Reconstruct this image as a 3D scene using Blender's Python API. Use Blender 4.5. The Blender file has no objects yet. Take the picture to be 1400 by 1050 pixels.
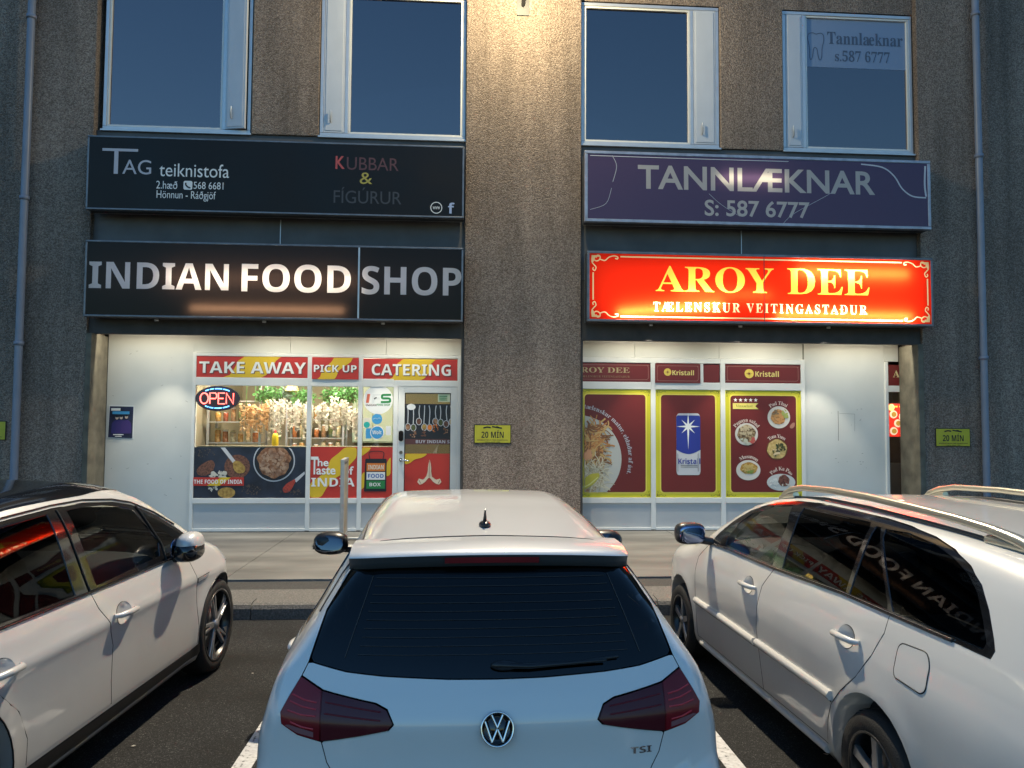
import bpy, bmesh, math, random
import numpy as np
from mathutils import Vector, Matrix, geometry
random.seed(7)
R = math.radians
SC = bpy.context.scene
COL = SC.collection

# ---------------------------------------------------------------- camera, sky, sun, exposure
def make_camera():
    yaw, pitch, roll = R(3.894), R(2.815), R(.362)
    f = Vector((math.sin(yaw) * math.cos(pitch), math.cos(yaw) * math.cos(pitch), math.sin(pitch)))
    r = Vector((math.cos(yaw), -math.sin(yaw), 0)); u = r.cross(f)
    c, s = math.cos(roll), math.sin(roll)
    r2 = c * r + s * u; u2 = -s * r + c * u
    cd = bpy.data.cameras.new('camera'); co = bpy.data.objects.new('camera', cd); COL.objects.link(co)
    m = Matrix((r2, u2, -f)).transposed().to_4x4(); m.translation = (0, 0, 1.93)
    co.matrix_world = m
    cd.sensor_width = 36; cd.lens = 1040 / 1400 * 36; cd.clip_end = 2000; cd.clip_start = .05
    SC.camera = co
make_camera()
W = bpy.data.worlds.new('World'); SC.world = W; W.use_nodes = True
nt = W.node_tree; bg = nt.nodes['Background']
sky = nt.nodes.new('ShaderNodeTexSky'); sky.sky_type = 'NISHITA'; sky.sun_disc = False
SUN_EL, SUN_ROT = R(3.0), R(20)     # dusk: the last glow is behind the building
EXPO = 2.2; K = 2 ** -EXPO          # lamp powers below are given for exposure 0
sky.sun_elevation = SUN_EL; sky.sun_rotation = SUN_ROT; sky.ozone_density = 3.2; sky.air_density = 1.0; sky.dust_density = .4
nt.links.new(sky.outputs[0], bg.inputs[0]); bg.inputs[1].default_value = .13
sd = bpy.data.lights.new('sun', 'SUN'); sd.energy = .01; sd.angle = R(12); sd.color = (1, .9, .8)
so = bpy.data.objects.new('sun', sd); COL.objects.link(so); so.rotation_euler = (math.pi / 2 - SUN_EL, 0, math.pi - SUN_ROT)
SC.view_settings.view_transform = 'Standard'; SC.view_settings.look = 'None'
SC.view_settings.exposure = EXPO; SC.view_settings.gamma = 1
SC.cycles.max_bounces = 8; SC.cycles.transparent_max_bounces = 16; SC.cycles.use_denoising = True
SC.cycles.sample_clamp_indirect = 4.0; SC.cycles.caustics_reflective = False; SC.cycles.caustics_refractive = False

# ---------------------------------------------------------------- object helpers
def empty(name, label, cat, loc=(0, 0, 0), rz=0, group=None):
    o = bpy.data.objects.new(name, None); COL.objects.link(o)
    o.location = loc; o.rotation_euler = (0, 0, rz); o.empty_display_size = .1
    return tag(o, label, cat, group)
def tag(o, label=None, cat=None, group=None, kind=None):
    if label: o['label'] = label
    if cat: o['category'] = cat
    if group: o['group'] = group
    if kind: o['kind'] = kind
    return o
def copy_tree(o, parent=None):
    c = o.copy(); COL.objects.link(c)
    if parent is not None: c.parent = parent
    for ch in list(o.children): copy_tree(ch, c)
    return c
class MB:
    """collects vertices and faces; build() links them as one mesh object"""
    def __init__(s): s.v = []; s.f = []; s.sm = []
    def add(s, vs, fs, smooth=False):
        n = len(s.v); s.v += [tuple(map(float, v)) for v in vs]; s.f += [tuple(i + n for i in f) for f in fs]; s.sm += [smooth] * len(fs); return s
    def box(s, x0, y0, z0, x1, y1, z1):
        return s.add([(x0,y0,z0),(x1,y0,z0),(x1,y1,z0),(x0,y1,z0),(x0,y0,z1),(x1,y0,z1),(x1,y1,z1),(x0,y1,z1)],
                     [(3,2,1,0),(4,5,6,7),(0,1,5,4),(1,2,6,5),(2,3,7,6),(3,0,4,7)])
    def prism(s, pts, y0, y1):
        """outline in XZ, thickness along Y (front face at y0)"""
        n = len(pts); a = sum(pts[i][0]*pts[(i+1)%n][1]-pts[(i+1)%n][0]*pts[i][1] for i in range(n))
        if a < 0: pts = pts[::-1]
        vs = [(x, y0, z) for x, z in pts] + [(x, y1, z) for x, z in pts]
        fs = [tuple(range(n)), tuple(range(2*n-1, n-1, -1))] + [((i+1)%n, i, i+n, (i+1)%n+n) for i in range(n)]
        return s.add(vs, fs)
    def prism_z(s, pts, z0, z1):
        n = len(pts); a = sum(pts[i][0]*pts[(i+1)%n][1]-pts[(i+1)%n][0]*pts[i][1] for i in range(n))
        if a < 0: pts = pts[::-1]
        vs = [(x, y, z1) for x, y in pts] + [(x, y, z0) for x, y in pts]
        return s.add(vs, [tuple(range(n)), tuple(range(2*n-1, n-1, -1))] + [((i+1)%n, i, i+n, (i+1)%n+n) for i in range(n)])
    def tube(s, pts, r, seg=8, closed=False, caps=True):
        P = [Vector(p) for p in pts]; n = len(P); rs = r if isinstance(r, (list, tuple)) else [r]*n
        rings = []; up = None
        for i in range(n):
            a = P[i-1] if (i > 0 or closed) else P[i]; b = P[(i+1) % n] if (i < n-1 or closed) else P[i]
            t = (b-a).normalized()
            if up is None: up = Vector((0,1,0)) if abs(t.y) < .9 else Vector((0,0,1))
            sd = t.cross(up)
            if sd.length < .05: sd = t.cross(Vector((.3,.5,.81)))
            sd.normalize(); up = sd.cross(t).normalized()
            rings.append([P[i] + (sd*math.cos(2*math.pi*k/seg) + up*math.sin(2*math.pi*k/seg))*rs[i] for k in range(seg)])
        vs = [v for rg in rings for v in rg]; fs = []
        for i in range(n if closed else n-1):
            j = (i+1) % n
            for k in range(seg): fs.append((i*seg+k, j*seg+k, j*seg+(k+1)%seg, i*seg+(k+1)%seg))
        s.add(vs, fs, True)
        if caps and not closed:
            s.add(rings[0], [tuple(range(seg))]); s.add(rings[-1], [tuple(range(seg-1,-1,-1))])
        return s
    def lathe(s, prof, axis='z', org=(0,0,0), seg=24, smooth=True):
        """profile (radius, height) turned round an axis"""
        vs = []; fs = []
        for r, h in prof:
            for k in range(seg):
                a = 2*math.pi*k/seg; c, d = r*math.cos(a), r*math.sin(a)
                p = (c, d, h) if axis == 'z' else ((h, c, d) if axis == 'x' else (d, h, c))
                vs.append((p[0]+org[0], p[1]+org[1], p[2]+org[2]))
        for i in range(len(prof)-1):
            for k in range(seg): fs.append((i*seg+k, i*seg+(k+1)%seg, (i+1)*seg+(k+1)%seg, (i+1)*seg+k))
        return s.add(vs, fs, smooth)
    def ell(s, c, r, nu=16, nv=10, p=2.0):
        """(super)ellipsoid"""
        vs = []; fs = []
        sp = lambda t: math.copysign(abs(t)**(2/p), t)
        for i in range(nv+1):
            a = -math.pi/2 + math.pi*i/nv
            for k in range(nu):
                b = 2*math.pi*k/nu
                vs.append((c[0]+r[0]*sp(math.cos(a))*sp(math.cos(b)), c[1]+r[1]*sp(math.cos(a))*sp(math.sin(b)), c[2]+r[2]*sp(math.sin(a))))
        for i in range(nv):
            for k in range(nu): fs.append((i*nu+k, i*nu+(k+1)%nu, (i+1)*nu+(k+1)%nu, (i+1)*nu+k))
        return s.add(vs, fs, True)
    def move(s, M):
        s.v = [tuple(M @ Vector(v)) for v in s.v]; return s
    def build(s, name, mat, parent=None, bevel=0, loc=None, seg=2):
        me = bpy.data.meshes.new(name); me.from_pydata(s.v, [], s.f); me.update()
        if mat: me.materials.append(mat)
        for p, q in zip(me.polygons, s.sm): p.use_smooth = q
        o = bpy.data.objects.new(name, me); COL.objects.link(o)
        if parent is not None: o.parent = parent
        if loc: o.location = loc
        if bevel:
            b = o.modifiers.new('bevel', 'BEVEL'); b.width = bevel; b.segments = seg; b.limit_method = 'ANGLE'; b.angle_limit = R(40)
        return o
def box(name, mat, parent, b, bevel=0): return MB().box(*b).build(name, mat, parent, bevel)
def circle(cx, cz, r, n=32, ry=None): return [(cx+r*math.cos(2*math.pi*i/n), cz+(ry or r)*math.sin(2*math.pi*i/n)) for i in range(n)]
def rrect(x0, z0, x1, z1, r, n=5):
    out = []
    for cx, cz, a in ((x1-r, z0+r, -90), (x1-r, z1-r, 0), (x0+r, z1-r, 90), (x0+r, z0+r, 180)):
        for i in range(n+1):
            t = R(a+90*i/n); out.append((cx+r*math.cos(t), cz+r*math.sin(t)))
    return out
def rounded(pts, rad, n=4):
    """polygon with rounded corners"""
    out = []; N = len(pts)
    for i in range(N):
        a, b, c = Vector(pts[i-1]), Vector(pts[i]), Vector(pts[(i+1)%N])
        r = rad[i] if isinstance(rad, (list, tuple)) else rad
        u, w = a-b, c-b; d = min(r, u.length*.45, w.length*.45)
        if d < .002: out.append(tuple(b)); continue
        p, q = b+u.normalized()*d, b+w.normalized()*d
        for k in range(n+1):
            t = k/n; out.append(tuple(p*(1-t)**2 + b*2*t*(1-t) + q*t*t))
    return out

# ---------------------------------------------------------------- materials
def mat(name, col=(.5,.5,.5), rough=.5, metal=0, coat=0, spec=.5, emit=None, es=0, vary=0, vscale=3, bump=0, bscale=50, coat_rough=.03, rvary=0, detail=4):
    m = bpy.data.materials.new(name); m.use_nodes = True; t = m.node_tree; b = t.nodes['Principled BSDF']
    b.inputs['Base Color'].default_value = (*col, 1); b.inputs['Roughness'].default_value = rough; b.inputs['Metallic'].default_value = metal
    b.inputs['Coat Weight'].default_value = coat; b.inputs['Coat Roughness'].default_value = coat_rough; b.inputs['Specular IOR Level'].default_value = spec
    if emit: b.inputs['Emission Color'].default_value = (*emit, 1); b.inputs['Emission Strength'].default_value = es*K
    tc = t.nodes.new('ShaderNodeTexCoord')
    if vary or rvary:
        n = t.nodes.new('ShaderNodeTexNoise'); n.inputs['Scale'].default_value = vscale; n.inputs['Detail'].default_value = 6
        t.links.new(tc.outputs['Object'], n.inputs['Vector'])
        if vary:
            mr = t.nodes.new('ShaderNodeMapRange'); mr.inputs[1].default_value = .3; mr.inputs[2].default_value = .7
            mr.inputs[3].default_value = 1-vary; mr.inputs[4].default_value = 1+vary; t.links.new(n.outputs[0], mr.inputs[0])
            mx = t.nodes.new('ShaderNodeVectorMath'); mx.operation = 'SCALE'; mx.inputs[0].default_value = col
            t.links.new(mr.outputs[0], mx.inputs['Scale']); t.links.new(mx.outputs[0], b.inputs['Base Color'])
        if rvary:
            mr = t.nodes.new('ShaderNodeMapRange'); mr.inputs[1].default_value = .3; mr.inputs[2].default_value = .7
            mr.inputs[3].default_value = max(0, rough-rvary); mr.inputs[4].default_value = rough+rvary
            t.links.new(n.outputs[0], mr.inputs[0]); t.links.new(mr.outputs[0], b.inputs['Roughness'])
    if bump:
        n = t.nodes.new('ShaderNodeTexNoise'); n.inputs['Scale'].default_value = bscale; n.inputs['Detail'].default_value = detail
        t.links.new(tc.outputs['Object'], n.inputs['Vector'])
        bp = t.nodes.new('ShaderNodeBump'); bp.inputs['Strength'].default_value = bump; bp.inputs['Distance'].default_value = .01
        t.links.new(n.outputs[0], bp.inputs['Height']); t.links.new(bp.outputs[0], b.inputs['Normal'])
    return m
def glass(name, tint, rough=0.0, ior=1.5, gloss=1.0):
    """thin pane: mirror reflection by Fresnel over tinted see-through"""
    m = bpy.data.materials.new(name); m.use_nodes = True; t = m.node_tree; t.nodes.remove(t.nodes['Principled BSDF'])
    fr = t.nodes.new('ShaderNodeFresnel'); fr.inputs[0].default_value = ior
    g = t.nodes.new('ShaderNodeBsdfGlossy'); g.inputs[0].default_value = (*((gloss,)*3 if isinstance(gloss, float) else gloss), 1); g.inputs['Roughness'].default_value = rough
    tr = t.nodes.new('ShaderNodeBsdfTransparent'); tr.inputs[0].default_value = (*tint, 1)
    mx = t.nodes.new('ShaderNodeMixShader')
    t.links.new(fr.outputs[0], mx.inputs[0]); t.links.new(tr.outputs[0], mx.inputs[1]); t.links.new(g.outputs[0], mx.inputs[2])
    t.links.new(mx.outputs[0], t.nodes['Material Output'].inputs[0]); return m
def ramp_mat(name, stops, scale, rough=.6, kind='noise', bump=0, detail=5, stretch=(1,1,1), bdist=.01):
    """procedural colour pattern through a colour ramp"""
    m = bpy.data.materials.new(name); m.use_nodes = True; t = m.node_tree; b = t.nodes['Principled BSDF']; b.inputs['Roughness'].default_value = rough
    tc = t.nodes.new('ShaderNodeTexCoord'); mp = t.nodes.new('ShaderNodeMapping'); mp.inputs['Scale'].default_value = stretch
    t.links.new(tc.outputs['Object'], mp.inputs[0])
    if kind == 'noise':
        n = t.nodes.new('ShaderNodeTexNoise'); n.inputs['Detail'].default_value = detail; out = n.outputs[0]
    else:
        n = t.nodes.new('ShaderNodeTexVoronoi'); out = n.outputs['Distance'] if kind == 'voronoi' else n.outputs['Color']
    n.inputs['Scale'].default_value = scale; t.links.new(mp.outputs[0], n.inputs['Vector'])
    cr = t.nodes.new('ShaderNodeValToRGB'); el = cr.color_ramp.elements
    while len(el) < len(stops): el.new(.5)
    for e, (p, c) in zip(el, stops): e.position = p; e.color = (*c, 1)
    t.links.new(out, cr.inputs[0]); t.links.new(cr.outputs[0], b.inputs['Base Color'])
    if bump:
        bp = t.nodes.new('ShaderNodeBump'); bp.inputs['Strength'].default_value = bump; bp.inputs['Distance'].default_value = bdist
        t.links.new(out, bp.inputs['Height']); t.links.new(bp.outputs[0], b.inputs['Normal'])
    return m
def pebble(name, base, dark, light, tint=(1,1,1)):
    """pebble-dash render: small stones with coarse relief, weather stains"""
    m = bpy.data.materials.new(name); m.use_nodes = True; t = m.node_tree; b = t.nodes['Principled BSDF']; b.inputs['Roughness'].default_value = .75
    b.inputs['Specular IOR Level'].default_value = .35
    tc = t.nodes.new('ShaderNodeTexCoord')
    v = t.nodes.new('ShaderNodeTexVoronoi'); v.inputs['Scale'].default_value = 72; v.inputs['Randomness'].default_value = 1
    v2 = t.nodes.new('ShaderNodeTexNoise'); v2.inputs['Scale'].default_value = 42; v2.inputs['Detail'].default_value = 5
    big = t.nodes.new('ShaderNodeTexNoise'); big.inputs['Scale'].default_value = .7; big.inputs['Detail'].default_value = 6
    for n in (v, v2): t.links.new(tc.outputs['Object'], n.inputs['Vector'])
    mp = t.nodes.new('ShaderNodeMapping'); mp.inputs['Scale'].default_value = (1.4, 1, .5); t.links.new(tc.outputs['Object'], mp.inputs[0]); t.links.new(mp.outputs[0], big.inputs['Vector'])
    sep = t.nodes.new('ShaderNodeSeparateColor'); t.links.new(v.outputs['Color'], sep.inputs[0])
    cr = t.nodes.new('ShaderNodeValToRGB'); el = cr.color_ramp.elements; el.new(.5)
    for e, (p, c) in zip(el, ((0, dark), (.45, base), (1, light))): e.position = p; e.color = (*c, 1)
    t.links.new(sep.outputs[0], cr.inputs[0])
    mr = t.nodes.new('ShaderNodeMapRange'); mr.inputs[1].default_value = .3; mr.inputs[2].default_value = .7; mr.inputs[3].default_value = .66; mr.inputs[4].default_value = 1.22
    st = t.nodes.new('ShaderNodeTexNoise'); st.inputs['Scale'].default_value = 1; st.inputs['Detail'].default_value = 5; mp2 = t.nodes.new('ShaderNodeMapping'); mp2.inputs['Scale'].default_value = (4.5, 4.5, .35); t.links.new(tc.outputs['Object'], mp2.inputs[0]); t.links.new(mp2.outputs[0], st.inputs['Vector'])     # rain streaks
    av = t.nodes.new('ShaderNodeMath'); av.operation = 'MULTIPLY_ADD'; av.inputs[1].default_value = .55; sc2 = t.nodes.new('ShaderNodeMath'); sc2.operation = 'MULTIPLY'; sc2.inputs[1].default_value = .45; t.links.new(st.outputs[0], sc2.inputs[0]); t.links.new(big.outputs[0], av.inputs[0]); t.links.new(sc2.outputs[0], av.inputs[2])
    mr.inputs[1].default_value = .36; mr.inputs[2].default_value = .64
    t.links.new(av.outputs[0], mr.inputs[0])
    mx = t.nodes.new('ShaderNodeVectorMath'); mx.operation = 'SCALE'; t.links.new(cr.outputs[0], mx.inputs[0]); t.links.new(mr.outputs[0], mx.inputs['Scale'])
    t.links.new(mx.outputs[0], b.inputs['Base Color'])
    sub = t.nodes.new('ShaderNodeMath'); sub.operation = 'MULTIPLY_ADD'; sub.inputs[1].default_value = -.9
    t.links.new(v.outputs['Distance'], sub.inputs[0]); t.links.new(v2.outputs[0], sub.inputs[2])
    bp = t.nodes.new('ShaderNodeBump'); bp.inputs['Strength'].default_value = 1; bp.inputs['Distance'].default_value = .017
    t.links.new(sub.outputs[0], bp.inputs['Height']); t.links.new(bp.outputs[0], b.inputs['Normal'])
    return m
def backlit(name, col, trans=.85):
    """translucent sign skin, lit by the tubes behind it"""
    m = bpy.data.materials.new(name); m.use_nodes = True; t = m.node_tree; b = t.nodes['Principled BSDF']
    b.inputs['Base Color'].default_value = (*col, 1); b.inputs['Roughness'].default_value = .25
    tr = t.nodes.new('ShaderNodeBsdfTranslucent'); tr.inputs[0].default_value = (*col, 1)
    mx = t.nodes.new('ShaderNodeMixShader'); mx.inputs[0].default_value = trans
    t.links.new(b.outputs[0], mx.inputs[1]); t.links.new(tr.outputs[0], mx.inputs[2]); t.links.new(mx.outputs[0], t.nodes['Material Output'].inputs[0])
    return m
M = {}
M['wall'] = pebble('pebble dash render', (.265,.20,.158), (.15,.113,.088), (.42,.335,.27))
M['concrete_dark'] = mat('dark painted concrete', (.055,.052,.05), .8, vary=.25, vscale=4, bump=.3, bscale=60)
M['spandrel'] = mat('grey spandrel board', (.10,.098,.10), .6, vary=.2, vscale=2)
M['white_panel'] = mat('off white panel', (.66,.655,.61), .38, vary=.06, vscale=1.3, rvary=.08)
M['white_frame'] = mat('white painted frame', (.74,.735,.70), .35, vary=.03, vscale=4)
M['grey_panel'] = mat('pale grey base panel', (.50,.51,.51), .4, vary=.03, vscale=2)
M['alu'] = mat('aluminium window frame', (.52,.53,.55), .35, metal=.5, vary=.06, vscale=6)
M['sash'] = mat('pale sash panel', (.56,.585,.63), .3, vary=.04, vscale=3)
M['sign_black'] = mat('black sign face', (.009,.008,.008), .38, spec=.22, vary=.2, vscale=1.2, rvary=.08)
M['sign_frame'] = mat('worn sign frame metal', (.17,.18,.20), .42, metal=.6, vary=.2, vscale=8)
M['sign_frame_pale'] = mat('pale worn sign frame metal', (.36,.37,.43), .4, metal=.5, vary=.2, vscale=8)
M['rail_dark'] = mat('dark steel', (.04,.04,.042), .5)
M['pipe'] = mat('grey blue drain pipe', (.20,.23,.30), .4, vary=.1, vscale=3)
M['red'] = mat('red vinyl', (.52,.035,.025), .35, vary=.05, vscale=2)
M['yellow'] = mat('yellow vinyl', (.72,.47,.025), .35, vary=.04, vscale=2)
M['white'] = mat('white lettering', (.82,.81,.78), .4)
M['grey_letter'] = mat('grey lettering', (.42,.42,.44), .4)
M['lavender'] = mat('pale lettering', (.50,.48,.52), .35)
M['black'] = mat('black plastic', (.012,.012,.013), .35)
M['black_gloss'] = mat('black gloss trim', (.008,.008,.009), .1, coat=.6)
M['rubber'] = mat('black rubber', (.013,.013,.013), .7, bump=.3, bscale=120)
M['maroon'] = mat('maroon print', (.155,.018,.018), .35, vary=.05, vscale=2)
M['lime'] = mat('lime yellow border', (.62,.56,.03), .35)
M['gold'] = mat('pale gold print', (.72,.60,.30), .4)
M['cream'] = mat('cream print', (.78,.72,.58), .45)
M['navy'] = mat('navy photo print', (.020,.026,.045), .35, vary=.5, vscale=4)
M['dark_print'] = mat('near black print', (.012,.014,.02), .4)
M['blue'] = mat('blue sticker', (.06,.33,.62), .35)
M['teal'] = mat('teal sticker', (.03,.42,.36), .35)
M['green'] = mat('green print', (.02,.22,.06), .4)
M['orange'] = mat('orange print', (.72,.20,.03), .4)
M['can_blue'] = mat('deep blue print', (.025,.04,.27), .3)
M['can_silver'] = mat('silver print', (.55,.55,.57), .3)
M['text_blue'] = mat('blue print', (.03,.12,.42), .4)
M['notice'] = mat('yellow notice plate', (.50,.46,.03), .4, vary=.08, vscale=9)
M['faded_red'] = mat('faded red letters', (.45,.07,.06), .4)
M['dull_red'] = mat('dull dark red letters', (.10,.035,.035), .45)
M['mustard'] = mat('mustard letter', (.40,.33,.05), .4)
M['charcoal_letter'] = mat('charcoal letters', (.045,.04,.04), .4)
M['pane'] = glass('dark window pane', (.10,.11,.12), ior=2.45, gloss=(1,.83,.83))
M['shop_glass'] = glass('clear shop glass', (.93,.95,.93), ior=1.45)
M['skin'] = mat('pale hand print', (.80,.66,.48), .5)
M['chrome'] = mat('chrome', (.75,.75,.76), .12, metal=1)
M['steel'] = mat('brushed galvanised steel', (.42,.43,.43), .4, metal=.7, vary=.1, vscale=9)

# ---------------------------------------------------------------- lettering (built-in font, flat meshes)
_gc = {}
def _map(c, st):
    if st == 'sb':
        if 'A' <= c <= 'Z': return chr(0x1D5D4 + ord(c) - 65)
        if 'a' <= c <= 'z': return chr(0x1D5EE + ord(c) - 97)
        if '0' <= c <= '9': return chr(0x1D7EC + ord(c) - 48)
    if st == 'serif':
        if 'A' <= c <= 'Z': return chr(0x1D400 + ord(c) - 65)
        if 'a' <= c <= 'z': return chr(0x1D41A + ord(c) - 97)
        if '0' <= c <= '9': return chr(0x1D7CE + ord(c) - 48)
    return c
def _raw(body, off=0):
    cu = bpy.data.curves.new('t', 'FONT'); cu.body = body; cu.offset = off; cu.resolution_u = 4
    ob = bpy.data.objects.new('t', cu); me = bpy.data.meshes.new_from_object(ob)
    v = [tuple(p.co) for p in me.vertices]; f = [tuple(p.vertices) for p in me.polygons]
    bpy.data.objects.remove(ob); bpy.data.curves.remove(cu); bpy.data.meshes.remove(me)
    return v, f
def _w(v): return (min(p[0] for p in v), max(p[0] for p in v)) if v else (0, 0)
def glyph(c, st):
    k = (c, st)
    if k in _gc: return _gc[k]
    off = .018 if st == 'med' else 0
    if c == ' ':
        _gc[k] = ([], [], .28); return _gc[k]
    if st in ('sb', 'serif') and c in 'ÆæÐðÍáÖöú':
        base = {'Æ':'AE','æ':'ae','Ð':'D','ð':'d','Í':'I','á':'a','Ö':'O','ö':'o','ú':'u'}[c]
        v, f, a = glyph(base[0], st); v, f = list(v), list(f); z1 = max(p[1] for p in v); x0, x1 = _w(v)
        if len(base) == 2:
            v2, f2, a2 = glyph(base[1], st); sh = a - (.24 if c == 'Æ' else .10); n = len(v)
            v += [(p[0]+sh, p[1], 0) for p in v2]; f += [tuple(i+n for i in q) for q in f2]; a = sh + a2
        else:
            n = len(v)
            if c in 'Ðð':
                zz = z1*.5 if c == 'Ð' else z1*.84; xa, xb = (x0-.03, x0+(x1-x0)*.45) if c == 'Ð' else (x0+(x1-x0)*.45, x1+.05)
                v += [(xa,zz-.03,0),(xb,zz-.03,0),(xb,zz+.03,0),(xa,zz+.03,0)]
            else:
                m = (x0+x1)/2; v += [(m-.05,z1+.05,0),(m+.03,z1+.05,0),(m+.14,z1+.2,0),(m+.02,z1+.2,0)]
            f += [(n,n+1,n+2,n+3)]
        _gc[k] = (v, f, a); return _gc[k]
    m = _map(c, st); v, f = _raw(m, off)
    wv = _w(_raw('I' + m + 'I')[0]); w2 = _w(_raw('II')[0])
    _gc[k] = (v, f, (wv[1]-wv[0]) - (w2[1]-w2[0])); return _gc[k]
def text_mesh(s, st='reg', track=0):
    V, F = [], []; x = 0
    for c in s:
        v, f, a = glyph(c, st); n = len(V)
        V += [(p[0]+x, p[1]) for p in v]; F += [tuple(i+n for i in q) for q in f]; x += a + track
    return V, F
def letters(mb, s, x0, x1, z0, z1, y, st='reg', track=0, shear=0):
    """fit a line of text into a box on a wall that faces -Y"""
    V, F = text_mesh(s, st, track)
    a = min(p[0] for p in V); b = max(p[0] for p in V); c = min(p[1] for p in V); d = max(p[1] for p in V)
    sx, sz = (x1-x0)/(b-a), (z1-z0)/(d-c)
    mb.add([(x0+(p[0]-a)*sx, y, z0+(p[1]-c)*sz+shear*(p[0]-a)*sx) for p in V], F); return mb
def arc_letters(mb, s, cx, cz, r, a0, a1, h, y, st='serif'):
    """text along a circle, from angle a0 to a1 (degrees, clockwise), letter tops outward"""
    adv = [glyph(c, st)[2] for c in s]; tot = sum(adv); sc = h/.72; pos = 0
    for c, ad in zip(s, adv):
        v, f, _ = glyph(c, st); t = R(a0+(a1-a0)*(pos+ad/2)/tot); ux, uz = math.sin(t), -math.cos(t)   # tangent (clockwise)
        nx, nz = math.cos(t), math.sin(t)
        mb.add([(cx+nx*r+(p[0]-ad/2)*sc*ux+p[1]*sc*nx, y, cz+nz*r+(p[0]-ad/2)*sc*uz+p[1]*sc*nz) for p in v], f); pos += ad
    return mb
def swash(mb, pts, w, y):
    """flat painted stroke of width w along a smooth path in XZ"""
    P = []
    n = len(pts)
    for i in range(n-1):
        p0, p1, p2, p3 = pts[max(i-1,0)], pts[i], pts[i+1], pts[min(i+2,n-1)]
        for k in range(5):
            t = k/5; P.append(tuple(.5*((2*p1[j])+(-p0[j]+p2[j])*t+(2*p0[j]-5*p1[j]+4*p2[j]-p3[j])*t*t+(-p0[j]+3*p1[j]-3*p2[j]+p3[j])*t**3) for j in (0,1)))
    P.append(pts[-1]); vs = []
    for i, p in enumerate(P):
        a, b = P[max(i-1,0)], P[min(i+1,len(P)-1)]; dx, dz = b[0]-a[0], b[1]-a[1]; l = math.hypot(dx, dz) or 1
        vs += [(p[0]-dz/l*w/2, y, p[1]+dx/l*w/2), (p[0]+dz/l*w/2, y, p[1]-dx/l*w/2)]
    return mb.add(vs, [(2*i, 2*i+1, 2*i+3, 2*i+2) for i in range(len(P)-1)])
def flat(name, m, parent, pts, y, th=.003):
    return MB().prism(pts, y, y+th).build(name, m, parent)
def disc(cx, cz, r, n=32, ry=None): return circle(cx, cz, r, n, ry)
def blobs(mb, cx, cz, rx, rz, n, size, y, seed=1, sides=7):
    """many small irregular flat bits (food, spices) inside an ellipse"""
    rd = random.Random(seed)
    for i in range(n):
        t, q = rd.uniform(0, 6.283), math.sqrt(rd.random()); x, z = cx+rx*q*math.cos(t), cz+rz*q*math.sin(t); s = size*rd.uniform(.5, 1.4); a = rd.uniform(0, 3.14); k = rd.uniform(.35, 1)
        yy = y - .0002*(i % 40)
        p = []
        for j in range(sides):
            b = 6.283*j/sides; e, g = s*math.cos(b)*rd.uniform(.8, 1.2), s*k*math.sin(b); p.append((x+e*math.cos(a)-g*math.sin(a), yy, z+e*math.sin(a)+g*math.cos(a)))
        mb.add(p, [tuple(range(sides))])
    return mb

# ---------------------------------------------------------------- ground, kerb, pavement
def sheet(name, m, x0, y0, x1, y1, z):
    return tag(MB().add([(x0,y0,z),(x1,y0,z),(x1,y1,z),(x0,y1,z)], [(0,1,2,3)]).build(name, m), kind='structure')
def asphalt_mat():
    m = ramp_mat('asphalt', [(0,(.007,.007,.0075)), (.5,(.016,.016,.016)), (.8,(.030,.030,.030)), (1,(.13,.13,.128))], 190, rough=.8, kind='voronoi_c', bump=.5); m.node_tree.nodes['Principled BSDF'].inputs['Specular IOR Level'].default_value = .2
    t = m.node_tree; b = t.nodes['Principled BSDF']; tc = t.nodes['Texture Coordinate']
    n = t.nodes.new('ShaderNodeTexNoise'); n.inputs['Scale'].default_value = 1.3; n.inputs['Detail'].default_value = 8; t.links.new(tc.outputs['Object'], n.inputs['Vector'])
    mr = t.nodes.new('ShaderNodeMapRange'); mr.inputs[1].default_value = .35; mr.inputs[2].default_value = .65; mr.inputs[3].default_value = .5; mr.inputs[4].default_value = 1.6
    src = b.inputs['Base Color'].links[0].from_socket; mx = t.nodes.new('ShaderNodeVectorMath'); mx.operation = 'SCALE'
    t.links.new(n.outputs[0], mr.inputs[0]); t.links.new(src, mx.inputs[0]); t.links.new(mr.outputs[0], mx.inputs['Scale']); t.links.new(mx.outputs[0], b.inputs['Base Color'])
    mr2 = t.nodes.new('ShaderNodeMapRange'); mr2.inputs[1].default_value = .35; mr2.inputs[2].default_value = .65; mr2.inputs[3].default_value = .7; mr2.inputs[4].default_value = .95
    t.links.new(n.outputs[0], mr2.inputs[0]); t.links.new(mr2.outputs[0], b.inputs['Roughness']); return m
M['asphalt'] = asphalt_mat()
M['slab'] = ramp_mat('worn concrete slab', [(.25,(.085,.083,.077)), (.5,(.145,.141,.131)), (.75,(.205,.20,.186))], 1.6, rough=.7, bump=.12, detail=12, stretch=(.45,1.6,1))
M['kerbstone'] = ramp_mat('rough kerb stone', [(.2,(.055,.052,.047)), (.5,(.115,.109,.10)), (.8,(.21,.20,.185))], 60, rough=.8, bump=.5, detail=6)
M['verge'] = ramp_mat('dark tarmac strip', [(.2,(.018,.018,.018)), (.6,(.05,.048,.045)), (.9,(.10,.095,.09))], 45, rough=.8, bump=.5, detail=6)
M['line_white'] = ramp_mat('worn road paint', [(.33,(.06,.06,.06)), (.40,(.52,.51,.50)), (.7,(.68,.67,.66))], 38, rough=.7, bump=.2)
sheet('ground', M['asphalt'], -300, -300, 300, 300, 0)
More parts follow.
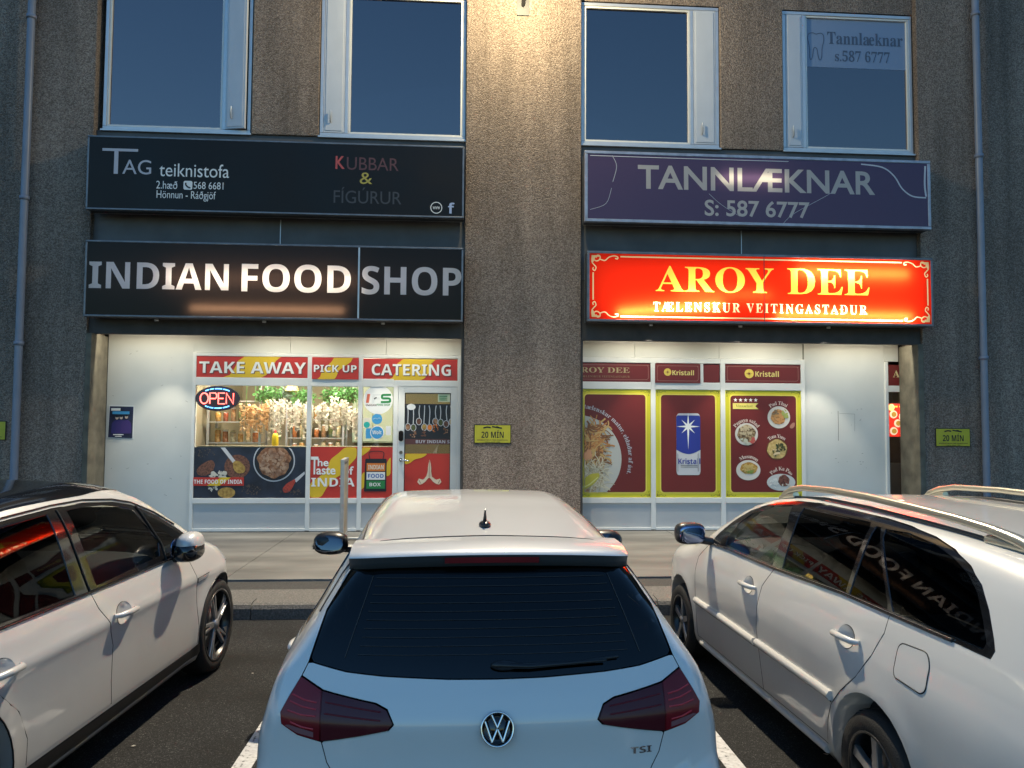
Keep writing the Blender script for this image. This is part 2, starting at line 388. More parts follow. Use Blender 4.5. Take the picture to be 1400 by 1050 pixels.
def kerb():
    mb = MB(); rd = random.Random(3); x = -14.0
    while x < 16:
        L = 1.0; prof = [(7.60, -.05), (7.61, .10), (7.63, .135), (7.67, .15), (7.84, .153), (7.84, -.05)]
        n = len(prof); a = x+.004; b = x+L-.004; dz = rd.uniform(-.003, .003); dy = rd.uniform(-.004, .004)
        mb.add([(a, y+dy, z+dz) for y, z in prof]+[(b, y+dy, z+dz) for y, z in prof], [tuple(range(n-1,-1,-1)), tuple(range(n,2*n))]+[(i, (i+1)%n, (i+1)%n+n, i+n) for i in range(n)])
        x += L
    return mb
tag(kerb().build('kerb', M['kerbstone']), kind='structure')
tag(box('kerb_strip', M['kerbstone'], None, (-14, 7.845, -.05, 16, 8.30, .138)), kind='structure')
tag(box('verge_strip', M['verge'], None, (-14, 8.302, -.05, 16, 8.74, .130)), kind='structure')
def pavement():
    mb = MB(); xs = [-14, -11, -8, -5, -2.6, .4, 3.4, 6.4, 9.4, 12.4, 16]
    for a, b in zip(xs, xs[1:]):
        mb.box(a+.004, 8.75, -.05, b-.004, 10.45, .152); mb.box(a+.004, 10.458, -.05, b-.004, 13.0, .150)
    return mb
tag(pavement().build('pavement', M['slab']), kind='structure')
for i, x in enumerate((-1.19, 1.56, -3.95, 4.3)):
    tag(box('parking_line', M['line_white'], None, (x-.055, 1.0, .0, x+.055, 5.2, .004)), kind='structure')
rd = random.Random(12)
lit = MB()
for i in range(70):
    x, y, s = rd.uniform(-5, 5), rd.uniform(3.2, 7.5), rd.uniform(.006, .02); a = rd.uniform(0, 6)
    lit.add([(x+s*math.cos(a+k*1.57)*rd.uniform(.5,1.2), y+s*math.sin(a+k*1.57)*rd.uniform(.5,1.2), .004+rd.uniform(0,.004)) for k in range(4)], [(0,1,2,3)])
tag(lit.build('litter', mat('pale scraps', (.42,.40,.36), .7)), 'small pale scraps of paper and gravel scattered over the asphalt', 'litter', kind='stuff')

# ---------------------------------------------------------------- the building
BASE = {}        # things built in place: their base point, applied at the end
PF, SP, WP, SF = 11.90, 12.00, 12.05, 12.45      # planes: pilasters, spandrels, upper windows, shop fronts
LZ = 3.23                                        # underside of the lintels
bld = empty('commercial_building', 'two storey pebble-dashed commercial building with shop fronts set between broad pilasters', 'building'); BASE[bld.name] = (1, 12, 0)
for x0, x1 in ((-12, -5.66), (.05, 1.90), (7.53, 14)):
    MB().box(x0, PF, .1, x1, 12.5, 11).build('pilaster', M['wall'], bld, .012)
for x0, x1 in ((-5.66, .05), (1.90, 7.53)):
    MB().box(x0, SP, 4.2, x1, 12.5, 6.40).build('spandrel', M['spandrel'], bld)
    MB().box(x0, SP-.05, LZ, x1, SP+.06, 4.199).build('lintel', M['concrete_dark'], bld)
    MB().box(x0, SP+.0605, 3.75, x1, 15.5, 3.85).build('soffit', M['white_panel'], bld)
    MB().box(x0, SP, 8.80, x1, 12.5, 11).build('upper_wall', M['wall'], bld)
for x0, x1 in ((-3.31, -2.27), (4.21, 5.27)):
    MB().box(x0, 11.965, 6.402, x1, 12.5, 8.799).build('window_pier', M['wall'], bld, .012)
for x in (-2.83, 4.55):                          # joints in the spandrel boards
    MB().box(x-.006, SP-.012, 4.5, x+.006, SP-.0005, 5.06).build('joint_strip', M['alu'], bld)
for x0, x1, xr in ((-5.66, -5.58, 0), (7.44, 7.53, 0)):   # weathered edge of each opening
    MB().box(x0+.002, PF-.02, .15, x1, SF-.02, LZ-.001).build('reveal', mat('weathered brown reveal', (.13,.115,.085), .7, vary=.35, vscale=5), bld)
MB().box(.012, PF-.012, .15, .0495, SF-.02, LZ-.001).build('reveal', M['concrete_dark'], bld)
MB().box(1.9005, PF-.012, .15, 1.93, SF-.02, LZ-.001).build('reveal', M['concrete_dark'], bld)
dark_room = mat('unlit room', (.05,.05,.052), .9, vary=.3, vscale=1)
MB().box(-12, 12.9, 3.86, 14, 22, 10.9).build('room_core', dark_room, bld)
MB().box(-12, 15.6, .1, 14, 22, 3.855).build('room_core', dark_room, bld)
MB().box(-12, 12.3, 10.9, 14, 22, 11.1).build('roof', M['concrete_dark'], bld)

def window(x0, x1, z0, z1, sash, side, opened=0, blind=0):
    """sash: width of the side ventilator, side -1 left or +1 right"""
    f = MB(); w = .055
    f.box(x0, WP-.05, z0, x1, WP+.06, z0+w).box(x0, WP-.05, z1-w, x1, WP+.06, z1)
    f.box(x0, WP-.048, z0+w, x0+w, WP+.058, z1-w).box(x1-w, WP-.048, z0+w, x1, WP+.058, z1-w)
    f.box(x0-.02, WP-.09, z0-.035, x1+.02, WP+.02, z0-.001)
    xm = x0+sash+w if side < 0 else x1-sash-w
    f.box(xm-.03, WP-.046, z0+w, xm+.03, WP+.056, z1-w)
    wo = f.build('window', M['alu'], bld, .006)
    a, b = (xm+.03, x1-w) if side < 0 else (x0+w, xm-.03)
    g = MB(); t = .03
    g.box(a, WP-.035, z0+w, b, WP+.02, z0+w+t).box(a, WP-.035, z1-w-t, b, WP+.02, z1-w).box(a, WP-.034, z0+w+t, a+t, WP+.019, z1-w-t).box(b-t, WP-.034, z0+w+t, b, WP+.019, z1-w-t)
    g.build('glazing_bead', M['white_frame'], wo, .004)
    MB().box(a+t, WP, z0+w+t, b-t, WP+.012, z1-w-t).build('pane', M['pane'], wo)
    c, d = (x0+w, xm-.03) if side < 0 else (xm+.03, x1-w)
    s = MB().box(0, -.03, 0, d-c-.006, .02, z1-z0-2*w-.006)
    s.box(.03, -.038, .03, d-c-.036, -.0302, z1-z0-2*w-.036)
    so = s.build('sash', M['sash'], wo, .008)
    so.location = (c+.003, WP-.02, z0+w+.003)
    if opened: so.rotation_euler = (0, 0, -opened); so.location.y -= .01
    h = MB().tube([((d-c)*.35, -.05, .16), ((d-c)*.35, -.075, .18), ((d-c)*.35, -.075, .34)], .012); h.build('handle', M['alu'], so)
    if blind:
        MB().box(a+t, WP+.10, z1-blind, b-t, WP+.11, z1-w).build('blind', mat('pale roller blind', (.30,.32,.36), .7), wo)
    return wo, (a+t, b-t, z0+w+t, z1-w-t)
window(-5.58, -3.33, 6.42, 8.78, .36, 1, opened=.22)
window(-2.26, .045, 6.42, 8.78, .36, -1)
window(1.91, 4.20, 6.42, 8.78, .40, 1, blind=.34)
w4, pn = window(5.28, 7.51, 6.42, 8.78, .31, -1)
M['film'] = mat('frosted blue window film', (.20,.27,.40), .35)
M['film_ink'] = mat('window film lettering', (.07,.095,.15), .4)
flat('window_film', M['film'], w4, [(pn[0], 7.87), (pn[1], 7.87), (pn[1], pn[3]), (pn[0], pn[3])], WP-.004)
fl = MB(); letters(fl, 'Tannlæknar', 6.07, 7.38, 8.27, 8.48, WP-.008, 'serif'); letters(fl, 's.587 6777', 6.20, 7.15, 7.98, 8.17, WP-.008, 'serif')
swash(fl, [(5.73,8.35),(5.75,8.43),(5.82,8.45),(5.88,8.43),(5.95,8.45),(6.00,8.42),(6.01,8.33),(5.98,8.2),(5.97,8.05),(5.94,7.99),(5.91,8.05),(5.89,8.17),(5.86,8.2),(5.83,8.17),(5.81,8.04),(5.78,7.99),(5.76,8.06),(5.76,8.2),(5.73,8.35)], .012, WP-.008)
fl.build('lettering', M['film_ink'], w4)
window(9.40, 11.6, 6.42, 8.78, .4, -1)

# drain pipes
def pipe(x, label, zs):
    t = empty('drain_pipe', label, 'drain pipe', (x, 11.80, .15), group=None)
    MB().tube([(0,0,0), (0,0,10.6)], .055, 14).build('pipe', M['pipe'], t)
    for z in zs:
        MB().lathe([(.056,z-.03),(.07,z-.03),(.07,z+.03),(.056,z+.03)], seg=14).build('bracket', M['pipe'], t)
        MB().box(-.02, .05, z-.02, .02, .105, z+.02).build('stay', M['pipe'], t)
pipe(-6.585, 'grey blue drain pipe on the wall left of the black signs', (2.9, 5.1, 7.9))
pipe(8.50, 'grey blue drain pipe on the wall right of the glowing red sign', (2.86, 6.2, 8.6))

# ---------------------------------------------------------------- sign boxes
def cut_face(x0, x1, z0, z1, y, glyphs):
    """one flat sheet split into face triangles and lettering triangles"""
    vs = [Vector((x0,z0)), Vector((x1,z0)), Vector((x1,z1)), Vector((x0,z1))]; ed = [(0,1),(1,2),(2,3),(3,0)]; T = []
    for v, f in glyphs:
        k = len(vs); vs += [Vector((p[0], p[2])) for p in v]; cnt = {}
        for q in f:
            ed += [(q[i]+k, q[(i+1) % len(q)]+k) for i in range(len(q))]
            T += [(v[q[0]], v[q[i]], v[q[i+1]]) for i in range(1, len(q)-1)]
    T = np.array([[(p[0], p[2]) for p in t] for t in T])
    ov, oe, of, *_ = geometry.delaunay_2d_cdt(vs, ed, [], 0, 1e-5)
    A, B = [], []
    for f in of:
        c = np.mean([ov[i][:] for i in f], axis=0); d = [(T[:,(i+1)%3,0]-T[:,i,0])*(c[1]-T[:,i,1])-(T[:,(i+1)%3,1]-T[:,i,1])*(c[0]-T[:,i,0]) for i in range(3)]
        ins = ((d[0] >= 0) & (d[1] >= 0) & (d[2] >= 0)) | ((d[0] <= 0) & (d[1] <= 0) & (d[2] <= 0))
        (B if ins.any() else A).append(tuple(f))
    V = [(p[0], y, p[1]) for p in ov]
    def sub(fs):
        m = MB(); ids = {}; out = []
        for f in fs:
            a = sum(V[f[i]][0]*V[f[(i+1)%len(f)]][2]-V[f[(i+1)%len(f)]][0]*V[f[i]][2] for i in range(len(f)))
            q = []
            for i in (f if a > 0 else f[::-1]): q.append(ids.setdefault(i, len(ids)))
            out.append(tuple(q))
        m.add([V[i] for i in ids], out); return m
    return sub(A), sub(B)
def sign_case(name, label, x0, x1, z0, z1, yf, frame, w=.045):
    t = empty(name, label, 'sign'); BASE[t.name] = ((x0+x1)/2, PF, z0)
    f = MB(); f.box(x0, yf, z0, x1, yf+.10, z0+w).box(x0, yf, z1-w, x1, yf+.10, z1).box(x0, yf+.001, z0+w, x0+w, yf+.099, z1-w).box(x1-w, yf+.001, z0+w, x1, yf+.099, z1-w)
    f.build('frame', frame, t, .008)
    MB().box(x0+.01, yf+.2605, z0+.01, x1-.01, yf+.275, z1-.01).build('back_panel', M['white_panel'], t)
    c = MB(); c.box(x0+.01, yf+.101, z0+.01, x1-.01, yf+.26, z0+.025).box(x0+.01, yf+.101, z1-.025, x1-.01, yf+.26, z1-.01).box(x0+.01, yf+.101, z0+.026, x0+.025, yf+.26, z1-.026).box(x1-.025, yf+.101, z0+.026, x1-.01, yf+.26, z1-.026)
    c.build('casing', M['rail_dark'], t)
    return t
def tube_light(parent, x0, x1, z, y, watts, tilt=0, h=.03, col=(1,.86,.62)):
    d = bpy.data.lights.new('tube_light', 'AREA'); d.shape = 'RECTANGLE'; d.size = x1-x0; d.size_y = h; d.energy = watts*K; d.color = col
    o = bpy.data.objects.new('tube_light', d); COL.objects.link(o); o.location = ((x0+x1)/2, y, z); o.parent = parent
    o.rotation_euler = (Matrix.Rotation(tilt, 3, 'Y') @ Matrix.Rotation(R(-90), 3, 'X')).to_euler()
    return o
YF = 11.64
# the designer's black sign
s1 = sign_case('sign_box', 'unlit black sign with small white TAG teiknistofa lettering, above the Indian shop sign', -5.62, .03, 5.06, 6.19, YF, M['sign_frame'], .03)
MB().box(-5.59, YF+.004, 5.09, 0, YF+.02, 6.16).build('face', M['sign_black'], s1)
yl = YF+.001
a = MB(); a.box(-5.40, yl, 5.955, -4.88, yl+.002, 5.995); a.box(-5.225, yl, 5.61, -5.165, yl+.002, 5.956)
letters(a, 'AG', -5.10, -4.68, 5.61, 5.83, yl)
a.build('lettering', M['lavender'], s1)
a = MB(); letters(a, 'teiknistofa', -4.56, -3.53, 5.59, 5.795, yl); letters(a, '2.hæð', -4.60, -4.29, 5.40, 5.52, yl)
letters(a, '568 6681', -4.05, -3.61, 5.41, 5.52, yl); letters(a, 'Hönnun - Ráðgjöf', -4.59, -3.72, 5.22, 5.375, yl)
a.build('lettering', M['white'], s1)
ph = flat('phone_symbol', M['white'], s1, rrect(-4.20, 5.395, -4.07, 5.53, .025), yl)
p = MB(); swash(p, [(-4.165,5.50),(-4.165,5.47),(-4.14,5.44),(-4.11,5.425),(-4.098,5.43)], .022, yl-.002); p.build('handset', M['sign_black'], ph)
a = MB(); letters(a, 'K', -1.94, -1.80, 5.78, 5.98, yl, 'med'); a.build('lettering', M['faded_red'], s1)
a = MB(); letters(a, 'UBBAR', -1.77, -.98, 5.77, 5.97, yl); a.build('lettering', M['dull_red'], s1)
a = MB(); letters(a, '&', -1.57, -1.38, 5.555, 5.735, yl); a.build('lettering', M['mustard'], s1)
a = MB(); letters(a, 'FÍGÚRUR', -1.96, -.93, 5.25, 5.50, yl); a.build('lettering', M['charcoal_letter'], s1)
a = MB(); swash(a, circle(-.395, 5.215, .085, 20)+[(-.31, 5.215)], .012, yl); letters(a, 'www', -.45, -.34, 5.19, 5.235, yl); a.build('web_symbol', M['white'], s1)
a = MB(); letters(a, 'f', -.215, -.115, 5.13, 5.30, yl, 'sb'); a.build('lettering', mat('pale blue lettering', (.40,.47,.66), .4), s1)
# INDIAN FOOD SHOP
s2 = sign_case('sign_box', 'black lit sign reading INDIAN FOOD SHOP in big white letters', -5.60, .03, 3.45, 4.60, YF, M['sign_frame'], .03)
gl = []
for wd, x0, x1, z0, z1 in (('INDIAN', -5.535, -3.50, 3.875, 4.275), ('FOOD', -3.31, -1.68, 3.86, 4.29), ('SHOP', -1.515, 0, 3.85, 4.29)):
    m = MB(); letters(m, wd, x0, x1, z0, z1, 0, 'sb'); gl.append((m.v, m.f))
fa, fb = cut_face(-5.57, 0, 3.48, 4.57, YF+.006, gl)
fa.build('face', backlit('black sign skin', (.034,.0215,.016), .68), s2); fb.build('lettering', backlit('white sign skin', (.80,.77,.75), .6), s2)
box('divider', M['alu'], s2, (-1.572, YF-.004, 3.48, -1.548, YF+.004, 4.57))
tube_light(s2, -4.05, -1.78, 3.60, YF+.085, 16, col=(1,.80,.55))
tube_light(s2, -4.4, -1.6, 4.05, YF+.20, 12, col=(1,.80,.58)); tube_light(s2, -5.5, -.1, 4.1, YF+.22, 3, h=.5, col=(.75,.8,1))
# TANNLAEKNAR
s3 = sign_case('sign_box', 'purple dentist sign reading TANNLÆKNAR with a cracked face', 1.915, 7.56, 5.06, 6.19, YF, M['sign_frame_pale'], .05)
gl = []
for wd, x0, x1, z0, z1 in (('TANNLÆKNAR', 2.76, 6.63, 5.605, 5.985), ('S: 587 6777', 3.83, 5.54, 5.195, 5.46)):
    m = MB(); letters(m, wd, x0, x1, z0, z1, 0, 'med'); gl.append((m.v, m.f))
fa, fb = cut_face(1.965, 7.51, 5.11, 6.14, YF+.008, gl)
fa.build('face', backlit('faded purple sign skin', (.11,.066,.145), .35), s3); fb.build('lettering', backlit('yellowed sign skin', (.62,.58,.55), .35), s3)
ck = MB(); yk = YF+.004
swash(ck, [(6.40,6.10),(6.75,6.06),(6.95,5.92),(7.08,5.72),(7.25,5.60),(7.48,5.58)], .022, yk); swash(ck, [(2.35,6.12),(2.42,5.95),(2.36,5.7)], .008, yk)
swash(ck, [(5.1,5.1),(5.3,5.28),(5.9,5.62),(6.05,5.8)], .006, yk); swash(ck, [(2.0,5.25),(2.25,5.35),(2.34,5.6)], .006, yk); swash(ck, [(3.9,5.55),(4.1,5.38),(4.4,5.2)], .006, yk)
swash(ck, [(7.48,5.6),(7.46,5.8),(7.475,6.1)], .03, yk); swash(ck, [(2.0,6.11),(3.5,6.105),(5.2,6.108)], .012, yk)
ck.build('crack', mat('pale broken plastic edge', (.55,.54,.60), .5), s3)
tube_light(s3, 4.1, 5.1, 5.82, YF+.11, 3.2, h=.08, col=(1,.88,.62))
# AROY DEE
s4 = sign_case('sign_box', 'glowing red and orange restaurant sign reading AROY DEE', 1.955, 7.57, 3.49, 4.60, YF, M['sign_frame'], .04)
def cornice(mb, cx, cz, sx, sz, y, k=1.0):
    P = lambda q: [(cx+sx*a*k, cz+sz*b*k) for a, b in q]
    swash(mb, P([(0,0),(.02,-.06),(.07,-.09),(.12,-.06),(.12,-.01),(.08,.0),(.06,-.04)]), .018*k, y)
    swash(mb, P([(.12,-.06),(.20,-.08),(.26,-.03),(.34,-.005),(.40,-.02),(.40,-.05),(.36,-.045)]), .018*k, y)
    swash(mb, P([(0,0),(-.005,-.1),(.03,-.15),(.06,-.19),(.04,-.24),(.01,-.22),(.02,-.19)]), .018*k, y)
    mb.add([(cx+sx*a*k, y, cz+sz*b*k) for a, b in ((0,0),(.10,0),(.13,-.02),(.05,-.03),(.02,-.10),(0,-.12))], [(0,1,2,3,4,5)])
g1, g2, g3 = MB(), MB(), MB()
letters(g1, 'AROY', 3.04, 4.94, 3.975, 4.385, 0, 'serif'); letters(g1, 'DEE', 5.16, 6.51, 3.975, 4.385, 0, 'serif')
letters(g2, 'TÆLENSKUR VEITINGASTAÐUR', 3.00, 6.46, 3.665, 3.815, 0, 'serif', track=.17)
for cx, sx in ((2.035, 1), (7.49, -1)):
    for cz, sz in ((4.53, 1), (3.56, -1)): cornice(g3, cx, cz, sx, sz, 0)
for z in (4.515, 3.575): g3.add([(2.48,0,z-.011),(7.05,0,z-.011),(7.05,0,z+.011),(2.48,0,z+.011)], [(0,1,2,3)])
for x in (2.05, 7.475): g3.add([(x-.011,0,3.83),(x+.011,0,3.83),(x+.011,0,4.26),(x-.011,0,4.26)], [(0,1,2,3)])
rest, l1 = cut_face(1.995, 7.53, 3.53, 4.56, YF+.006, [(g1.v, g1.f)])
fa, fb = cut_face(1.995, 7.53, 3.53, 4.56, YF+.006, [(g1.v, g1.f), (g2.v, g2.f), (g3.v, g3.f)])
_, l2 = cut_face(1.995, 7.53, 3.53, 4.56, YF+.0065, [(g2.v, g2.f), (g3.v, g3.f)])
fa.build('face', backlit('red sign skin', (.86,.026,.005), .9), s4)
l1.build('lettering', backlit('yellow sign skin', (.90,.70,.10), .9), s4); l2.build('lettering', backlit('pale gold sign skin', (.9,.78,.45), .9), s4)
box('divider', M['rail_dark'], s4, (4.776, YF-.002, 3.53, 4.786, YF+.002, 4.56))
tube_light(s4, 2.0, 7.5, 4.05, YF+.22, 19, h=.9, col=(1,.93,.78))
tube_light(s4, 2.45, 4.1, 3.71, YF+.095, 34, tilt=-.09, col=(1,.95,.75)); tube_light(s4, 5.0, 7.2, 3.645, YF+.095, 38, col=(1,.95,.75)); tube_light(s4, 5.35, 7.15, 4.33, YF+.12, 28, h=.06, col=(1,.95,.75))
tube_light(s4, 3.4, 4.9, 3.95, YF+.13, 6, col=(1,.95,.75)); 
def under_light(parent, x, z):  # added fittings, not known on these signs, to brighten the porch walls
    y = YF+.16; MB().lathe([(0,z+.0),(.030,z+.0),(.030,z-.034),(.024,z-.034),(.022,z-.026),(0,z-.026)], org=(x,y,0), seg=16).build('added_downlight', M['alu'], parent)
    d = bpy.data.lights.new('porch_wall_fill', 'SPOT'); d.energy = 125*K; d.spot_size = R(69); d.spot_blend = .45; d.shadow_soft_size = .03; d.color = (1,.93,.76)
    o = bpy.data.objects.new('porch_wall_fill', d); COL.objects.link(o); o.parent = parent; o.location = (x, y, z-.04); o.rotation_euler = (R(2), 0, 0)
for x in (3.0, 4.45, 5.9): under_light(s4, x, 3.488)
for x in (-4.6, -3.0, -1.2): under_light(s2, x, 3.448)

# ---------------------------------------------------------------- parking notices
def notice(x0, x1, z0, z1, label):
    t = empty('parking_notice', label, 'notice', ((x0+x1)/2, PF-.012, (z0+z1)/2), group='yellow parking notices on the pilasters')
    w, h = (x1-x0)/2, (z1-z0)/2
    MB().box(-w, -.004, -h, w, .010, h).build('border', M['black'], t, .003)
    MB().box(-w+.012, -.007, -h+.012, w-.012, -.0042, h-.012).build('plate', M['notice'], t)
    a = MB(); letters(a, '20 MÍN', -w*.60, w*.60, -h*.42, h*.42, -.009, 'sb')
    letters(a, 'BIFREIÐASTÖÐUR FYRIR VIÐSKIPTAVINI', -w*.82, w*.82, -h*.70, -h*.56, -.009, 'med'); letters(a, 'VERSLANA HÉR', -w*.42, w*.42, -h*.90, -h*.78, -.009, 'med')
    swash(a, [(-w*.5,h*.62),(-w*.3,h*.72),(-w*.1,h*.66)], .022, -.009); swash(a, [(-.01,h*.78),(w*.2,h*.70),(w*.5,h*.62)], .020, -.009); swash(a, [(w*.2,h*.8),(w*.35,h*.72)], .012, -.009)
    a.build('lettering', M['black'], t)
notice(.22, .80, 1.585, 1.88, 'yellow 20 MÍN notice on the middle pilaster between the shops')
notice(7.71, 8.30, 1.565, 1.865, 'yellow 20 MÍN notice on the wall beside the right drain pipe')
notice(-7.42, -6.77, 1.60, 1.89, 'yellow notice on the wall behind the left car, cut by the photo edge')

# ---------------------------------------------------------------- left shop front
yd = SF-.018                                     # printed vinyl on the panes
def c5(p): return [(-4.21+(x-35)*.002303, 1.49-(y-660)*.00236) for x, y in p]
def c6(p): return [(-2.39+(x-35)*.002387, 1.50-(y-660)*.00237) for x, y in p]
sh1 = empty('shop_front', 'lit Indian shop front with red and yellow banners, windows and a glazed door', 'shop front'); BASE[sh1.name] = (-2.8, SF, .15)
MB().box(-5.58, SF, .15, -4.262, SF+.05, 3.7495).build('wall_panel', M['white_panel'], sh1)
for x0, x1 in ((-4.2595, -2.74), (-2.735, -1.21), (-1.205, .0115)): MB().box(x0, SF-.002, 3.005, x1, SF+.05, 3.7495).build('upper_panel', M['white_panel'], sh1, .003)
sc = MB(); rd = random.Random(5)
for i in range(16):
    x, z, l = rd.uniform(-5.5, -4.3), rd.uniform(.6, 3.1), rd.uniform(.008, .05); a = rd.uniform(-.6, .6)
    sc.add([(x, SF-.001, z), (x+l*math.cos(a), SF-.001, z+l*math.sin(a)), (x+l*math.cos(a), SF-.001, z+l*math.sin(a)+.005), (x, SF-.001, z+.006)], [(0,1,2,3)])
tag(sc.build('scuff_marks', mat('grey scuff mark', (.25,.24,.21), .7), sh1), kind='stuff')
fr = MB()
for x0, x1, zt in ((-4.258, -4.205, 3.0), (-2.455, -2.385, 3.0), (-1.642, -1.572, 3.0), (-1.078, -1.002, 2.5845)): fr.box(x0, SF-.03, .17, x1, SF+.05, zt)
fr.box(-.045, SF-.0305, .15, .0115, SF+.05, 3.0)
for a, b in ((-4.205, -2.455), (-2.385, -1.642), (-1.572, -1.078)):
    for z0, z1, d in ((2.945, 2.999, 0), (2.475, 2.605, 0), (.602, .685, .012), (.16, .205, .004)): fr.box(a, SF-.028-d, z0, b, SF+.049, z1)
fr.box(-1.078, SF-.0285, 2.945, -.045, SF+.049, 2.999).box(-1.002, SF-.0285, 2.485, -.045, SF+.049, 2.585)
fr.build('frame', M['white_frame'], sh1, .004)
for a, b in ((-4.205, -2.455), (-2.385, -1.642), (-1.572, -1.078)):
    MB().box(a, SF-.008, .206, b, SF+.02, .601).build('base_panel', M['grey_panel'], sh1)
    MB().box(a, SF-.006, .686, b, SF+.002, 2.474).build('window_pane', M['shop_glass'], sh1)
box('plinth', M['rail_dark'], sh1, (-4.26, SF-.022, .1, -.045, SF+.04, .158))
def banner(x0, x1, z0, z1, yt, yb, txt, lx0, lx1, lz0, lz1, proud=0):
    y = SF-.022-proud; w, h = x1-x0, z1-z0
    t = MB().box(x0, y, z0, x1, SF+.03, z1).build('banner', M['red'], sh1, .002)
    a, b = yt; c, d = yb
    pts = [(c,0),(c+.06,.12),(c+.10,.42),(a-.06,.78),(a,1),(b,1),(b-.05,.8),(d+.10,.42),(d+.04,.10),(d,0)]
    flat('stripe', M['yellow'], t, [(x0+w*p, z0+h*q) for p, q in pts], y-.003, .002)
    l = MB(); letters(l, txt, x0+w*lx0+.012, x0+w*lx1+.012, z0+h*lz0-.012, z0+h*lz1-.012, y-.0042, 'sb'); l.build('letter_shadow', M['dull_red'], t)
    l = MB(); letters(l, txt, x0+w*lx0, x0+w*lx1, z0+h*lz0, z0+h*lz1, y-.0055, 'sb'); l.build('lettering', M['white'], t)
banner(-4.203, -2.457, 2.606, 2.944, (.43,.76), (.24,.58), 'TAKE AWAY', .025, .985, .20, .74)
banner(-2.383, -1.644, 2.590, 2.940, (.47,.88), (.12,.48), 'PICK UP', .04, .96, .33, .66, .02)
banner(-1.570, -.050, 2.588, 2.932, (.42,.77), (.25,.61), 'CATERING', .09, .93, .22, .76)
# food picture under the first window
gp = MB().box(-4.204, yd, .686, -2.456, yd+.008, 1.49).build('picture_panel', M['navy'], sh1)
M['curry'] = ramp_mat('curry print', [(.3,(.10,.035,.015)), (.5,(.30,.13,.06)), (.7,(.52,.30,.17))], 14, detail=4)
M['brown_spice'] = ramp_mat('brown spice print', [(.3,(.05,.018,.012)), (.7,(.24,.10,.06))], 40)
M['ochre'] = ramp_mat('ochre powder print', [(.3,(.25,.14,.03)), (.7,(.52,.33,.08))], 25)
y0 = yd-.003
clip = lambda p, zt=1.488: [(x, min(z, zt)) for x, z in p]
bx, bz = c5([(580,752)])[0]
flat('bowl_rim', M['can_silver'], gp, clip(circle(bx, bz, .328, 40)), y0); flat('bowl_wall', M['dark_print'], gp, clip(circle(bx, bz, .308, 40)), y0-.003)
flat('curry', M['curry'], gp, clip([(bx+.255*(1+.06*math.sin(5*t)+.04*math.sin(11*t))*math.cos(t), bz+.265*(1+.05*math.sin(7*t))*math.sin(t)) for t in [6.283*i/48 for i in range(48)]]), y0-.006)
cp = MB(); blobs(cp, bx, bz-.02, .22, .21, 110, .026, y0-.0065, 3); cp.build('meat_pieces', ramp_mat('meat print', [(.3,(.16,.06,.03)), (.7,(.60,.38,.24))], 9), gp)
flat('powder', M['brown_spice'], gp, circle(*c5([(330,790)])[0], .20, 24, .19), y0)
flat('spoon', M['can_silver'], gp, c5([(215,662),(245,662),(318,752),(300,765)]), y0-.002)
flat('spoon_bowl', M['ochre'], gp, rounded(c5([(300,752),(345,750),(388,795),(380,830),(340,838),(305,810)]), .05), y0-.003)
flat('spice_pile', M['brown_spice'], gp, rounded(c5([(55,810),(95,770),(155,742),(182,770),(165,830),(110,855),(62,845)]), .05), y0)
gm = mat('garlic print', (.6,.56,.47), .5); g = MB(); blobs(g, *c5([(205,850)])[0], .13, .07, 30, .03, y0-.001, 8); g.build('garlic', gm, gp); g = MB(); blobs(g, *c5([(170,930)])[0], .10, .05, 16, .022, y0-.001, 9); g.build('garlic', gm, gp)
flat('lemon', M['ochre'], gp, clip(circle(*c5([(262,965)])[0], .135, 24, .085)), y0-.002)
g = MB(); blobs(g, *c5([(430,945)])[0], .15, .08, 60, .011, y0-.001, 4); blobs(g, *c5([(110,700)])[0], .16, .07, 40, .010, y0-.001, 5); blobs(g, *c5([(700,960)])[0], .18, .05, 40, .010, y0-.001, 6); tag(g.build('spice_specks', mat('dark spice specks', (.10,.07,.055), .5), gp), kind='stuff')
flat('spoon', M['can_silver'], gp, c5([(788,822),(792,838),(735,895),(715,880)]), y0-.002)
flat('chilli_powder', mat('chilli powder print', (.42,.05,.03), .5, vary=.4, vscale=40), gp, rounded(c5([(725,872),(730,892),(690,962),(650,965),(640,940),(665,905)]), .04), y0-.003)
bd = flat('caption', M['red'], gp, c5([(30,918),(378,918),(378,862),(30,862)]), y0-.006)
flat('caption_stripe', M['yellow'], bd, c5([(130,918),(215,918),(290,862),(225,862)]), y0-.008)
l = MB(); q = c5([(42,905),(368,877)]); letters(l, 'THE FOOD OF INDIA', q[0][0], q[1][0], q[0][1], q[1][1], y0-.010, 'sb'); l.build('lettering', M['white'], bd)
# second panel
gp = MB().box(-2.384, yd, .686, -1.643, yd+.008, 1.50).build('picture_panel', M['red'], sh1)
flat('stripe', M['yellow'], gp, rounded(c6([(262,662),(344,662),(344,730),(280,800),(240,850),(205,868),(150,930),(118,990),(98,1000),(36,1000),(36,905),(90,868),(150,815),(168,745),(225,700)]), .05), y0)
l = MB()
for tx, b in (('T', (40,845,90,725)), ('he', (86,790,158,738)), ('aste', (78,846,205,795)), ('of', (248,846,325,790))):
    q = c6([(b[0],b[1]),(b[2],b[3])]); letters(l, tx, q[0][0], q[1][0], q[0][1], q[1][1], y0-.003, 'med')
q = c6([(45,926),(333,868)]); letters(l, 'INDIA', q[0][0], q[1][0], q[0][1], q[1][1], y0-.003, 'sb'); l.build('lettering', M['white'], gp)
